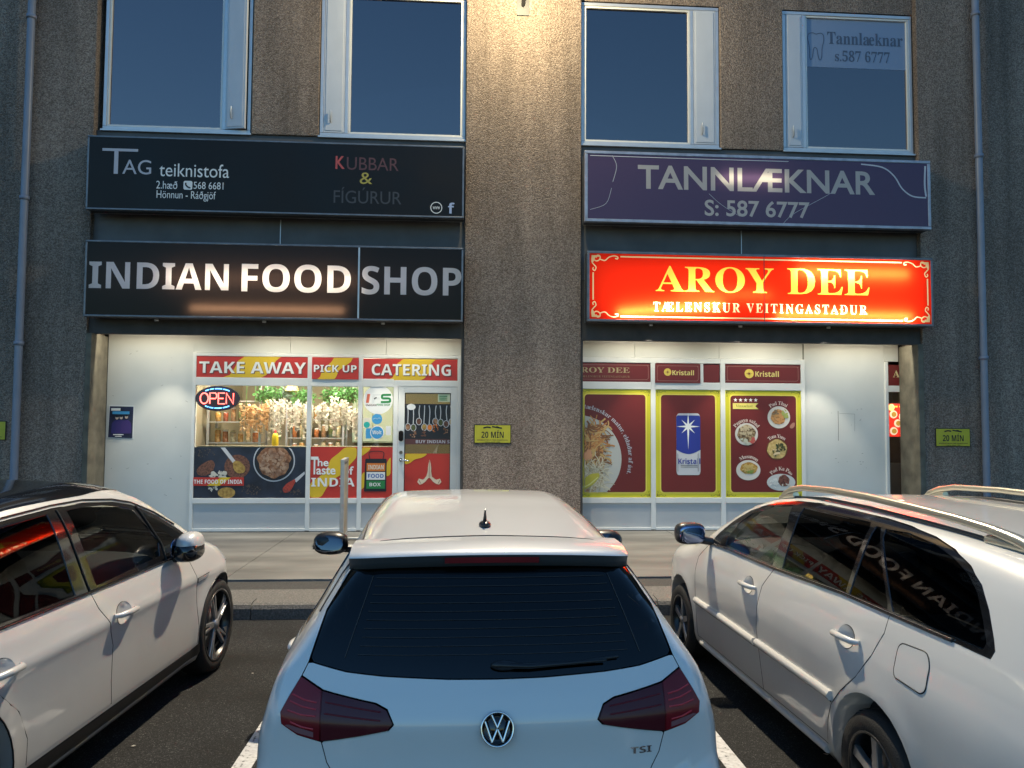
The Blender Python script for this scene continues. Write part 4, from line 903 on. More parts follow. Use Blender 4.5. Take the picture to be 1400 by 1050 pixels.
lb = MB(); [lb.box(xa+.07, y-.0065, z, xb-.05, y-.006, z+.008) for z in (c7([(0,672)])[0][1], c7([(0,680)])[0][1])]; lb.build('printed_lines', M['charcoal_letter'], cn)
sd_ = MB(); sd_.add([(xa+.012,y-.0068,zb+.06),(xa+.03,y-.0068,zb+.06),(xa+.03,y-.0068,mid-.05),(xa+.012,y-.0068,mid-.03)], [(0,1,2,3)]); sd_.add([(xb-.05,y-.0068,zb+.06),(xb-.025,y-.0068,zb+.06),(xb-.025,y-.0068,mid-.03),(xb-.05,y-.0068,mid-.05)], [(0,1,2,3)]); sd_.build('can_shading', mat('grey print', (.36,.36,.38), .4), cn)
# poster 3: dishes
t, y = poster(4.418, 5.718, .692, 2.473)
def c3(p): return [(4.418+(x-10)*(1.3/705), 2.455-(z-20)*(1.765/1010)) for x, z in p]
st_ = MB()
for i in range(5):
    cx, cz = c3([(103+i*47,102)])[0]; st_.add([(cx+(.036 if k % 2 == 0 else .015)*math.sin(R(36*k)), y-.002, cz+(.036 if k % 2 == 0 else .015)*math.cos(R(36*k))) for k in range(10)][::-1], [tuple(range(10))])
st_.build('star_row', M['white'], t)
rb = flat('ribbon', mat('yellow ribbon print', (.78,.66,.16), .4), t, c3([(78,132),(316,132),(286,160),(316,188),(78,188)]), y-.002, .0015)
l = MB(); q = c3([(105,172),(262,146)]); letters(l, 'Vinsælast', q[0][0], q[1][0], q[0][1], q[1][1], y-.003, 'serif'); l.build('lettering', mat('olive lettering', (.30,.28,.04), .4), rb)
food = {}
def dish(cx, cy, rx, ry, frx, fry, fx, fy, stops, seed, txt, tr, a0, a1, rim=(.66,.62,.55), ex=None):
    x, z = c3([(cx,cy)])[0]; k = 1.3/705; k2 = 1.765/1010
    p = flat('dish_print', mat('plate print', rim, .4), t, circle(x, z, rx*k, 40, ry*k2), y-.002, .0015)
    fx_, fz_ = c3([(fx,fy)])[0]; flat('food_print', ramp_mat('food print', stops, 30, detail=5), p, [(fx_+frx*k*(1+.05*math.sin(6*a))*math.cos(a), fz_+fry*k2*(1+.05*math.sin(5*a))*math.sin(a)) for a in [6.283*i/32 for i in range(32)]], y-.004, .0015)
    for s, (px, py, qx, qy, n, sz, col) in enumerate(ex or ()):
        b = MB(); blobs(b, *c3([(px,py)])[0], qx*k, qy*k2, n, sz, y-.0055-.002*s, seed+s); b.build('garnish_print', mat('garnish print', col, .5), p)
    l = MB(); arc_letters(l, txt, x, z, tr*k, a0, a1, .062, y-.002, 'serif'); l.build('lettering', mat('pink cream lettering', (.74,.58,.50), .4), t)
dish(505, 265, 105, 106, 70, 72, 500, 262, [(.3,(.25,.08,.03)), (.5,(.52,.24,.08)), (.7,(.66,.42,.18))], 1, 'Pad Thai', 114, 132, 52, ex=[(495,275,55,55,26,.026,(.62,.30,.10)), (560,235,25,40,10,.03,(.34,.38,.10)), (480,220,40,25,14,.015,(.25,.18,.10))])
dish(203, 428, 106, 106, 84, 84, 203, 425, [(.35,(.05,.03,.015)), (.5,(.25,.15,.07)), (.65,(.45,.34,.18))], 3, 'Papaya salad', 114, 150, 30, ex=[(200,395,60,50,34,.022,(.58,.46,.28)), (180,490,34,24,10,.024,(.55,.55,.42)), (260,490,16,20,5,.03,(.55,.10,.08)), (210,520,30,10,8,.018,(.5,.5,.4))])
dish(485, 570, 98, 100, 90, 92, 485, 570, [(.3,(.40,.26,.08)), (.6,(.58,.42,.16)), (.8,(.66,.52,.26))], 5, 'Tom Yum', 104, 132, 50, rim=(.14,.06,.02), ex=[(510,560,48,40,36,.02,(.05,.06,.02)), (465,610,28,30,14,.015,(.10,.09,.02)), (485,590,40,35,8,.024,(.65,.5,.3))])
dish(217, 770, 112, 96, 80, 56, 222, 752, [(.3,(.30,.12,.02)), (.55,(.50,.28,.05)), (.75,(.60,.42,.12))], 7, 'Massaman', 108, 128, 44, ex=[(222,750,60,35,26,.024,(.60,.42,.14)), (235,785,30,16,12,.02,(.20,.26,.05))])
dish(520, 885, 132, 80, 52, 56, 545, 870, [(.4,(.08,.025,.02)), (.6,(.25,.10,.06)), (.75,(.40,.2,.12))], 9, 'Pad Ka Pao', 108, 142, 34, rim=(.56,.57,.55), ex=[(545,865,46,44,30,.018,(.22,.07,.05)), (452,890,40,42,30,.018,(.70,.70,.66)), (560,915,40,20,10,.015,(.58,.54,.46))])
fl_ = flat('prawn_print', mat('pink prawn print', (.45,.20,.14), .5), t, rounded(c3([(605,350),(630,318),(655,312),(652,350),(632,372),(608,370)]), .02), y-.002, .0015)
# restaurant room behind the open doorway
rm = MB().box(5.9, 14.2, .15, 9.4, 14.25, 3.4); rm.box(9.4, 12.51, .15, 9.45, 14.25, 3.4).box(5.85, 12.51, .15, 5.9, 14.25, 3.4)
rm.build('restaurant_room', mat('brown restaurant wall', (.15,.085,.055), .6, vary=.3, vscale=3), sh2); box('counter_front', mat('grey counter front', (.17,.175,.18), .5), sh2, (7.0, 13.3, .15, 9.3, 13.4, 1.22)); box('restaurant_ceiling', mat('grey ceiling', (.3,.3,.3), .7), sh2, (5.9, 12.51, 2.55, 9.4, 14.2, 2.6))
MB().box(7.246, SF-.006, .2, 7.439, SF+.002, 2.469).build('door_pane', M['shop_glass'], sh2)
ms = empty('menu_screen', 'lit red menu screen with round dishes inside the restaurant doorway', 'screen'); BASE[ms.name] = (8.0, 13.2, 1.68)
MB().box(7.655, 13.2, 1.68, 8.5, 13.24, 2.31).build('bezel', M['black'], ms); flat('display', mat('lit red screen', (.5,.02,.02), emit=(1,.035,.015), es=1.1), ms, [(7.675,1.70),(8.48,1.70),(8.48,2.29),(7.675,2.29)], 13.196, .003)
for i, (x, z) in enumerate(((7.78,2.10),(7.95,2.06),(7.86,1.94),(8.02,1.90),(7.78,1.80),(7.97,1.76),(8.15,2.0),(8.2,1.8))):
    p = flat('dish_picture', mat('lit dish', (.7,.6,.5), emit=(1,.8,.55), es=.9), ms, circle(x, z, .072, 20), 13.193, .002); flat('dish_food', mat('lit food', (.3,.2,.05), emit=(.75,.36,.05), es=.8), p, circle(x+.008, z, .045, 16), 13.190, .002)
l = MB(); [l.box(7.8+.09*k, 13.1945, 2.225, 7.86+.09*k, 13.1955, 2.255) for k in range(6)]; l.build('title_print', mat('lit yellow', (.7,.6,.1), emit=(1,.55,.08), es=.9), ms)
gl_ = empty('globe_lamp', 'small amber globe lamp hanging beside the menu screen', 'lamp', (7.63, 13.0, 2.22)); MB().ell((0,0,0), (.05,.05,.06)).build('globe', mat('amber glow', (.8,.5,.2), emit=(1,.55,.15), es=3), gl_); MB().tube([(0,0,.06),(0,0,.33)], .005, 5).build('cord', M['black'], gl_)
area('restaurant_lamp', (7.9, 13.0, 2.5), .5, 8, (1,.75,.5), parent=sh2)

# ---------------------------------------------------------------- lamps under the lintels and on the wall
M['tube_glow'] = mat('lit fluorescent tube', (.9,.9,.9), emit=(1,.93,.78), es=9)
def batten(x, label):
    t = empty('fluorescent_lamp', label, 'lamp', (x, 12.12, 3.748))
    MB().box(-.62, -.04, -.06, .62, .04, 0).build('housing', M['white_panel'], t, .004)
    MB().tube([(-.59, 0, -.095), (.59, 0, -.095)], .016, 8).build('tube', M['tube_glow'], t)
    for s in (-1, 1): MB().box(s*.605-.015, -.018, -.115, s*.605+.015, .018, -.0605).build('end_cap', M['white_panel'], t)
    area('batten_light', (0, -.02, -.12), 1.15, BATTEN, (1,.93,.74), rot=(R(-48),0,0), parent=t, sy=.06)      # the reflector throws it outwards
BATTEN = 50; FLOOD = 6000
batten(-4.75, 'fluorescent batten over the white wall left of the Indian shop windows'); batten(-2.75, 'fluorescent batten over the first Indian shop window'); batten(-.85, 'fluorescent batten over the Indian shop door')
batten(3.0, 'fluorescent batten over the noodle poster'); batten(4.9, 'fluorescent batten over the dishes poster'); batten(6.6, 'fluorescent batten over the bare white panel')
wl = empty('wall_lamp', 'floodlight on a long arm high on the middle pilaster, just above the frame', 'lamp', (.95, 11.9, 8.95))
MB().tube([(0,0,-.35), (0,-.5,.0), (0,-1.4,.16), (0,-2.15,.12)], .03, 8).build('arm', M['rail_dark'], wl); MB().box(-.10,-.02,-.5,.10,-.0005,-.2).build('wall_plate', M['rail_dark'], wl)
MB().box(-.16,-2.65,.05,.16,-2.1,.17).build('lamp_head', M['rail_dark'], wl, .02)
MB().box(-.13,-2.62,.04,.13,-2.16,.0495).build('lens', mat('lit floodlight lens', (.9,.9,.9), emit=(1,.9,.65), es=30), wl)
d = bpy.data.lights.new('floodlight', 'SPOT'); d.energy = FLOOD*K; d.spot_size = R(120); d.spot_blend = .45; d.shadow_soft_size = .07; d.color = (1,.87,.66)
o = bpy.data.objects.new('floodlight', d); COL.objects.link(o); o.parent = wl; o.location = (0, -2.4, .0); o.rotation_euler = (R(-36), 0, 0)
d = bpy.data.lights.new('spill', 'POINT'); d.energy = 620*K; d.shadow_soft_size = .08; d.color = (1,.83,.50)
o = bpy.data.objects.new('spill', d); COL.objects.link(o); o.parent = wl; o.location = (-.1, -1.45, .02)

# A-board by the door
ab = empty('pavement_sign', 'metal framed pavement sign standing edge-on by the Indian shop windows', 'pavement sign', (-1.64, 11.1, .152), R(4))
f = MB(); f.box(-.035,-.33,.10,.02,-.28,1.23).box(-.035,.38,.10,.02,.43,1.23).box(-.035,-.28,1.18,.02,.38,1.23).box(-.035,-.28,.10,.02,.38,.15); f.build('frame', M['steel'], ab, .008)
MB().box(-.025,-.279,.151,.010,.379,1.179).build('panel', mat('weathered poster panel', (.30,.27,.21), .6, vary=.3, vscale=5), ab)
for y in (-.30, .40):
    MB().tube([(-.36,y,.03), (.30,y,.03)], .022, 8).build('foot', M['steel'], ab)
    MB().tube([(-.02,y,.03), (-.02,y,.12)], .018, 8).build('post', M['steel'], ab)
    for x in (-.375, .315): MB().box(x-.015, y-.025, .0, x+.015, y+.025, .055).build('end_cap', M['black'], ab)

# ---------------------------------------------------------------- cars: body surfaces
def pchip(xs, ys):
    xs=np.array(xs,float); ys=np.array(ys,float); h=np.diff(xs); d=np.diff(ys)/h; n=len(xs); m=np.zeros(n)
    m[0]=d[0]; m[-1]=d[-1]
    for i in range(1,n-1):
        if d[i-1]*d[i]>0:
            w1=2*h[i]+h[i-1]; w2=h[i]+2*h[i-1]; m[i]=(w1+w2)/(w1/d[i-1]+w2/d[i])
    def f(x):
        x=np.clip(x,xs[0],xs[-1]); i=np.clip(np.searchsorted(xs,x)-1,0,n-2); t=(x-xs[i])/h[i]
        t2=t*t; t3=t2*t
        return (2*t3-3*t2+1)*ys[i]+(t3-2*t2+t)*h[i]*m[i]+(3*t2-2*t3)*ys[i+1]+(t3-t2)*h[i]*m[i+1]
    return f
def smax(a,b,k):
    h=np.maximum(k-np.abs(a-b),0)/k
    return np.maximum(a,b)+h*h*k*.25
class Shape:
    def __init__(s, **k):
        s.__dict__.update(k)
        s.fw=pchip(*zip(*s.section)); s.ft=pchip(*zip(*s.top)); s.fr=pchip(*zip(*s.rear)); s.ff=pchip(*zip(*s.front))
        s.fp=pchip(*zip(*s.plan)); s.fg=pchip(*zip(*s.green))
    def w(s,Y,Z):
        w=s.fw(Z)+s.fp(Y)+s.fg(Y)*np.clip((Z-s.belt)/.4,0,1)
        for (yc,a) in s.flare:
            r=np.sqrt((Y-yc)**2+(Z-s.axle)**2)
            w=w+a*np.exp(-((r-s.arch)/.07)**2)
        return w
    def F(s,P):
        X,Y,Z=np.abs(P[...,0]),P[...,1],P[...,2]
        a=(X-s.w(Y,Z))*.95
        b=(Z-s.ft(Y)+s.crown*X*X)*.9
        c=(s.fr(Z)+s.rcurve*X*X+s.rcurve4*X**4-Y)*.8
        d=(Y-s.ff(Z)+s.fcurve*X*X+s.fcurve4*X**4)*.8
        e=s.zb-Z
        f=smax(a,b,s.kroof); f=smax(f,c,s.krear); f=smax(f,d,s.kfront); return smax(f,e,.05)
    def solve(s,O,D,t0,t1,n=70):
        """first inside->... crossing going from O+t0 D to O+t1 D where F changes sign"""
        O=np.asarray(O,float);D=np.asarray(D,float)
        ts=np.linspace(t0,t1,n); v=np.array([s.F(O+t*D) for t in ts])
        sg=v>0; ch=sg[:-1]!=sg[1:]; i=np.argmax(ch,axis=0); ok=ch.any(axis=0)
        lo=ts[i];hi=ts[i+1]; sl=np.take_along_axis(sg,i[None],0)[0]
        for _ in range(22):
            m=(lo+hi)/2; g=(s.F(O+m[...,None]*D)>0)==sl
            lo=np.where(g,m,lo);hi=np.where(g,hi,m)
        return O+((lo+hi)/2)[...,None]*D, ok
    def normal(s,P):
        e=.004; g=np.stack([s.F(P+np.eye(3)[i]*e)-s.F(P-np.eye(3)[i]*e) for i in range(3)],-1)
        return g/np.maximum(np.linalg.norm(g,axis=-1,keepdims=True),1e-9)
ESTATE=Shape(section=[(.15,.80),(.22,.845),(.30,.866),(.42,.874),(.55,.878),(.68,.876),(.78,.868),(.86,.852),(.93,.835),(.98,.82),(1.10,.778),(1.25,.717),(1.40,.642),(1.5,.575)],
 top=[(-.55,1.27),(-.2,1.36),(.1,1.40),(.35,1.425),(.9,1.462),(1.6,1.485),(2.1,1.48),(2.55,1.435),(2.85,1.36),(3.2,1.20),(3.62,.985),(3.9,.93),(4.3,.85),(4.6,.76),(4.75,.6)],
 rear=[(.15,-.40),(.3,-.47),(.5,-.50),(.66,-.48),(.75,-.43),(.95,-.40),(1.2,-.26),(1.4,-.08),(1.5,.05)],
 front=[(.15,4.62),(.3,4.68),(.5,4.70),(.65,4.68),(.8,4.60),(.95,4.45)],
 plan=[(-.5,-.09),(-.25,-.035),(.3,-.006),(1.6,0),(3.2,0),(3.8,-.01),(4.2,-.05),(4.5,-.12),(4.7,-.22)],
 green=[(-.5,-.05),(.2,-.012),(1.6,0),(2.6,0),(3.4,-.02),(4,-.02)],belt=.95,flare=[(1.05,.012),(3.75,.012)],axle=.315,arch=.37,
 crown=.06,rcurve=.10,rcurve4=.25,fcurve=.25,fcurve4=.5,zb=.17,kroof=.10,krear=.12,kfront=.14)
CROSS=Shape(section=[(.18,.86),(.26,.895),(.34,.910),(.48,.913),(.62,.915),(.74,.922),(.80,.931),(.806,.9305),(.86,.915),(.92,.898),(1.02,.862),(1.08,.842),(1.2,.806),(1.35,.754),(1.5,.675),(1.6,.60)],
 top=[(0,1.05),(.3,1.18),(.7,1.36),(1.2,1.49),(1.8,1.56),(2.3,1.57),(2.6,1.54),(2.9,1.46),(3.3,1.27),(3.7,1.07),(3.9,1.005),(4.2,.94),(4.4,.86),(4.58,.70)],
 rear=[(.2,.10),(.4,0),(.7,0),(.9,.05),(1.1,.05),(1.3,.3)],
 front=[(.2,4.48),(.4,4.56),(.6,4.58),(.75,4.55),(.9,4.42),(1.0,4.3)],
 plan=[(0,-.12),(.4,-.03),(.95,0),(3.5,0),(3.9,-.015),(4.2,-.06),(4.45,-.16),(4.58,-.26)],
 green=[(0,-.08),(1,-.01),(2,0),(2.8,-.01),(3.6,-.05),(4,-.06)],belt=1.0,flare=[(.95,.014),(3.72,.014)],axle=.36,arch=.42,
 crown=.06,rcurve=.1,rcurve4=.25,fcurve=.25,fcurve4=.5,zb=.19,kroof=.10,krear=.12,kfront=.14)
HATCH=Shape(section=[(.15,.80),(.25,.86),(.4,.885),(.55,.892),(.70,.890),(.80,.884),(.84,.872),(.92,.85),(1.0,.822),(1.1,.768),(1.25,.685),(1.38,.605),(1.45,.555),(1.52,.50)],
 top=[(0,1.3),(.25,1.385),(.5,1.415),(.9,1.443),(1.5,1.475),(2.0,1.492),(2.4,1.485),(2.75,1.42),(3.1,1.24),(3.5,.99),(3.8,.94),(4.1,.85),(4.26,.7)],
 rear=[(.2,.06),(.32,.02),(.45,.0),(.60,.005),(.65,.035),(.69,.070),(.78,.079),(.87,.077),(.95,.105),(1.0,.135),(1.05,.165),(1.2,.275),(1.36,.428),(1.45,.52)],
 front=[(.2,4.18),(.4,4.25),(.6,4.26),(.75,4.2),(.9,4.1)],
 plan=[(0,-.055),(.2,-.04),(.5,-.015),(.9,0),(3.2,0),(3.6,-.02),(4.0,-.10),(4.26,-.22)],
 green=[(0,-.09),(.5,-.06),(1.2,-.015),(1.8,0),(2.6,0),(3.4,-.03),(4,-.04)],belt=.98,flare=[(.77,.012),(3.41,.012)],axle=.315,arch=.36,
 crown=.055,rcurve=.06,rcurve4=.22,fcurve=.2,fcurve4=.5,zb=.17,kroof=.08,krear=.07,kfront=.12)

def paint(name, col, metal=0):
    m = mat(name, col, .32, metal=metal, coat=1, coat_rough=.02, spec=.4); t = m.node_tree; b = t.nodes['Principled BSDF']
    tc = t.nodes['Texture Coordinate']; n = t.nodes.new('ShaderNodeTexNoise'); n.inputs['Scale'].default_value = 5; n.inputs['Detail'].default_value = 9
    t.links.new(tc.outputs['Object'], n.inputs['Vector']); mr = t.nodes.new('ShaderNodeMapRange'); mr.inputs[1].default_value = .4; mr.inputs[2].default_value = .75; mr.inputs[3].default_value = .02; mr.inputs[4].default_value = .16
    t.links.new(n.outputs[0], mr.inputs[0]); t.links.new(mr.outputs[0], b.inputs['Coat Roughness'])           # road film
    sep = t.nodes.new('ShaderNodeSeparateXYZ'); t.links.new(tc.outputs['Object'], sep.inputs[0])
    mr2 = t.nodes.new('ShaderNodeMapRange'); mr2.inputs[1].default_value = .15; mr2.inputs[2].default_value = .75; mr2.inputs[3].default_value = .72; mr2.inputs[4].default_value = 1.0
    n2 = t.nodes.new('ShaderNodeTexNoise'); n2.inputs['Scale'].default_value = 3; n2.inputs['Detail'].default_value = 8; t.links.new(tc.outputs['Object'], n2.inputs['Vector'])
    ad = t.nodes.new('ShaderNodeMath'); ad.operation = 'MULTIPLY_ADD'; ad.inputs[1].default_value = .5; t.links.new(n2.outputs[0], ad.inputs[0]); t.links.new(sep.outputs[2], ad.inputs[2])
    sb = t.nodes.new('ShaderNodeMath'); sb.operation = 'SUBTRACT'; sb.inputs[1].default_value = .25; t.links.new(ad.outputs[0], sb.inputs[0]); t.links.new(sb.outputs[0], mr2.inputs[0])
    mx = t.nodes.new('ShaderNodeMix'); mx.data_type = 'RGBA'; mx.inputs[6].default_value = (.16,.14,.12,1); mx.inputs[7].default_value = (*col, 1)
    t.links.new(mr2.outputs[0], mx.inputs[0]); t.links.new(mx.outputs[2], b.inputs['Base Color'])             # splashed dirt towards the sills
    return m
M['paint_white'] = paint('white car paint', (.70,.69,.67)); M['paint_estate'] = paint('plain white car paint', (.66,.65,.62)); M['paint_silver'] = paint('pale silver car paint', (.60,.59,.575), .12)
M['lining'] = mat('dark cabin lining', (.02,.02,.021), .8); M['seat'] = mat('dark seat cloth', (.025,.025,.027), .8); M['dash'] = mat('grey dashboard', (.06,.06,.062), .6)
M['car_glass'] = glass('car side glass', (.56,.60,.59), ior=1.30, gloss=.9); M['dark_glass'] = glass('privacy glass', (.05,.055,.06), ior=1.30, gloss=.6); M['rear_glass'] = glass('tinted rear glass', (.02,.022,.026), ior=1.5)
M['lens_red'] = mat('dark red lens', (.17,.006,.012), .3, spec=.3, coat=.2, vary=.25, vscale=4); M['lens_bright'] = mat('red light guide', (.50,.016,.03), .3, coat=.5); M['lens_smoke'] = mat('smoked lens', (.07,.006,.012), .3, spec=.3, coat=.2)
M['rim'] = mat('alloy rim', (.42,.42,.43), .3, metal=.8, vary=.15, vscale=9); M['rim_dark'] = mat('dark alloy', (.02,.02,.021), .3, metal=.3, coat=.3); M['disc_metal'] = mat('brake disc', (.25,.24,.23), .4, metal=.8)

VIEW = {'L': ((-1.4,None,None),(1,0,0)), 'R': ((1.4,None,None),(-1,0,0)), 'B': ((None,-1.0,None),(0,1,0)), 'F': ((None,5.6,None),(0,-1,0)), 'T': ((None,None,2.2),(0,0,-1))}
def project(S, view, pts):
    pts = np.asarray(pts, float); O = np.zeros((len(pts), 3)); D = np.array(VIEW[view][1], float)
    if view in 'LR': O[:,0] = VIEW[view][0][0]; O[:,1:] = pts
    elif view in 'BF': O[:,1] = VIEW[view][0][1]; O[:,0] = pts[:,0]; O[:,2] = pts[:,1]
    else: O[:,2] = 2.2; O[:,:2] = pts
    return S.solve(O, D, 0, 2.4 if view in 'BFT' else 1.38, 120)
def densify(p, step):
    out = []
    for i in range(len(p)):
        a, b = np.array(p[i], float), np.array(p[(i+1) % len(p)], float); n = max(1, int(np.linalg.norm(b-a)/step))
        for k in range(n): out.append(a+(b-a)*k/n)
    return np.array(out)
def inset(p, d):
    p = np.array(p, float); a = np.roll(p, 1, 0); b = np.roll(p, -1, 0)
    ar = np.sum(p[:,0]*b[:,1]-b[:,0]*p[:,1]); s = 1 if ar > 0 else -1
    e1 = p-a; e2 = b-p; e1 /= np.maximum(np.linalg.norm(e1, axis=1), 1e-9)[:,None]; e2 /= np.maximum(np.linalg.norm(e2, axis=1), 1e-9)[:,None]
    n1 = np.stack([-e1[:,1], e1[:,0]], 1)*s; n2 = np.stack([-e2[:,1], e2[:,0]], 1)*s; m = n1+n2
    m = m/np.maximum((m*n1).sum(1), .45)[:,None]; return p+m*d
def inpoly(q, p):
    x, y = q[:,0], q[:,1]; c = np.zeros(len(q), bool)
    for i in range(len(p)):
        x1, y1 = p[i-1]; x2, y2 = p[i]; k = ((y1 > y) != (y2 > y)); c ^= k & (x < (x2-x1)*(y-y1)/((y2-y1) or 1e-12)+x1)
    return c
def edgedist(q, p):
    d = np.full(len(q), 9.)
    for i in range(len(p)):
        a, b = p[i-1], p[i]; ab = b-a; t = np.clip(((q-a)@ab)/max(ab@ab, 1e-12), 0, 1); d = np.minimum(d, np.linalg.norm(q-a-t[:,None]*ab, axis=1))
    return d
def finish(name, V, F, N, m, parent, mats=None):
    me = bpy.data.meshes.new(name); me.from_pydata([tuple(v) for v in V], [], F); me.update()
    for k in (m if isinstance(m, list) else [m]): me.materials.append(k)
    me.polygons.foreach_set('use_smooth', [True]*len(me.polygons))
    me.normals_split_custom_set_from_vertices([tuple(n) for n in N])
    o = bpy.data.objects.new(name, me); COL.objects.link(o); o.parent = parent; return o
def patch(S, parent, name, view, outline, m, gap=.003, off=0, holes=(), grid=.035, rim=.012):
    """a panel or pane cut to an outline and laid on the body surface"""
    P = densify(inset(outline, gap), .03); H = [densify(inset(h, -gap), .03) for h in holes]
    lo, hi = P.min(0), P.max(0); g = np.stack(np.meshgrid(np.arange(lo[0], hi[0], grid)+grid/2, np.arange(lo[1], hi[1], grid)+grid/2), -1).reshape(-1, 2)
    k = inpoly(g, P) & (edgedist(g, P) > grid*.45)
    for h in H: k &= ~inpoly(g, h) & (edgedist(g, h) > grid*.45)
    pts = [P]+H+[g[k]]; ed = []; n = 0
    for q in pts[:-1]: ed += [(n+i, n+(i+1) % len(q)) for i in range(len(q))]; n += len(q)
    ov, oe, of, *_ = geometry.delaunay_2d_cdt([Vector(p) for p in np.concatenate(pts)], ed, [], 0, 1e-6)
    ov = np.array([tuple(v) for v in ov]); of = np.array([tuple(f) for f in of]); c = ov[of].mean(1); keep = inpoly(c, P)
    for h in H: keep &= ~inpoly(c, h)
    of = of[keep]; V, ok = project(S, view, ov); of = of[ok[of].all(1)]; N = S.normal(V)
    fn = np.cross(V[of[:,1]]-V[of[:,0]], V[of[:,2]]-V[of[:,0]]); fl = (fn*N[of[:,0]]).sum(1) < 0; of[fl] = of[fl][:, ::-1]
    V = V+N*off; F = [tuple(map(int, f)) for f in of]
    if rim:
        cnt = {}
        for f in F:
            for i in range(3): cnt[(f[i], f[(i+1) % 3])] = 1
        be = [e for e in cnt if (e[1], e[0]) not in cnt]; idx = {}; V = list(V); N = list(N)
        for e in be:
            for v in e:
                if v not in idx: idx[v] = len(V); V.append(V[v]-N[v]*rim); N.append(N[v])
        F += [(e[1], e[0], idx[e[0]], idx[e[1]]) for e in be]
    used = sorted({i for f in F for i in f}); mp = {u: i for i, u in enumerate(used)}
    return finish(name, [V[u] for u in used], [tuple(mp[i] for i in f) for f in F], [N[u] for u in used], m, parent)
def seam(S, mb, view, pts, r=.003, off=0., step=.03, closed=False):
    P = densify(pts, step) if closed else np.concatenate([densify([a, b], step)[:max(1, int(np.linalg.norm(np.array(b)-np.array(a))/step))] for a, b in zip(pts, pts[1:])]+[np.array([pts[-1]], float)])
    V, ok = project(S, view, P); N = S.normal(V); V = (V+N*off)[ok]
    if len(V) > 1: mb.tube([tuple(v) for v in V], r, 6, closed=closed)
    return mb
def hull(S, L):
    nx, ny, nz = 22, 96, 26; ids = {}; cp = []; F = []
    def vid(c):
        k = tuple(round(float(q), 5) for q in c)
        if k not in ids: ids[k] = len(cp); cp.append(k)
        return ids[k]
    cs = lambda n: np.linspace(-1, 1, n+1)
    for ax, s in ((0,-1),(0,1),(1,-1),(1,1),(2,-1),(2,1)):
        u, v = [a for a in (0,1,2) if a != ax]; U, Vv = cs((nx,ny,nz)[u]), cs((nx,ny,nz)[v])
        for i in range(len(U)-1):
            for j in range(len(Vv)-1):
                q = []
                for a, b in ((U[i],Vv[j]),(U[i+1],Vv[j]),(U[i+1],Vv[j+1]),(U[i],Vv[j+1])):
                    c = [0,0,0]; c[ax] = s; c[u] = a; c[v] = b; q.append(vid(c))
                F.append(tuple(q))
    cp = np.array(cp); out = np.stack([cp[:,0]*1.25, L/2+cp[:,1]*(L/2+.95), .8+cp[:,2]*1.0], 1)
    inn = np.stack([cp[:,0]*.25, L/2+np.clip(cp[:,1]*(L/2+.2), -(L/2-.75), L/2-.75), .52+cp[:,2]*.12], 1)
    V, ok = S.solve(inn, out-inn, 0, 1, 80)
    me = bpy.data.meshes.new('body'); me.from_pydata([tuple(v) for v in V], [], F); bm = bmesh.new(); bm.from_mesh(me); bmesh.ops.recalc_face_normals(bm, faces=bm.faces); bm.to_mesh(me); bm.free()
    return me
def cut(me, prisms, name='cut'):
    """take closed prisms out of the body, leaving open holes"""
    a = bpy.data.objects.new('a', me); COL.objects.link(a); me.materials.clear(); me.materials.append(M['black']); me.materials.append(M['white'])
    cb = MB()
    for p in prisms: cb.add(*p)
    cm = bpy.data.meshes.new('c'); cm.from_pydata(cb.v, [], cb.f); cm.materials.append(M['black']); cm.materials.append(M['white'])
    bm = bmesh.new(); bm.from_mesh(cm); bmesh.ops.recalc_face_normals(bm, faces=bm.faces); bm.to_mesh(cm); bm.free()
    for p in cm.polygons: p.material_index = 1
    c = bpy.data.objects.new('c', cm); COL.objects.link(c)
    md = a.modifiers.new('b', 'BOOLEAN'); md.object = c; md.operation = 'DIFFERENCE'; md.solver = 'EXACT'; md.material_mode = 'INDEX'
    dg = bpy.context.evaluated_depsgraph_get(); r = bpy.data.meshes.new_from_object(a.evaluated_get(dg))
    for o in (a, c): bpy.data.objects.remove(o)
    return r
def drop_cut(me):
    bm = bmesh.new(); bm.from_mesh(me); bmesh.ops.delete(bm, geom=[f for f in bm.faces if f.material_index == 1], context='FACES')
    bmesh.ops.triangulate(bm, faces=[f for f in bm.faces if len(f.verts) > 4]); bm.to_mesh(me); bm.free(); return me
def prismX(p, x0, x1):
    n = len(p); return [(x0,a,b) for a, b in p]+[(x1,a,b) for a, b in p], [tuple(range(n)), tuple(range(2*n-1, n-1, -1))]+[(i,(i+1)%n,(i+1)%n+n,i+n) for i in range(n)]
def prismY(p, y0, y1):
    n = len(p); return [(a,y0,b) for a, b in p]+[(a,y1,b) for a, b in p], [tuple(range(n)), tuple(range(2*n-1, n-1, -1))]+[(i,(i+1)%n,(i+1)%n+n,i+n) for i in range(n)]
def prismZ(p, z0, z1):
    n = len(p); return [(a,b,z0) for a, b in p]+[(a,b,z1) for a, b in p], [tuple(range(n)), tuple(range(2*n-1, n-1, -1))]+[(i,(i+1)%n,(i+1)%n+n,i+n) for i in range(n)]
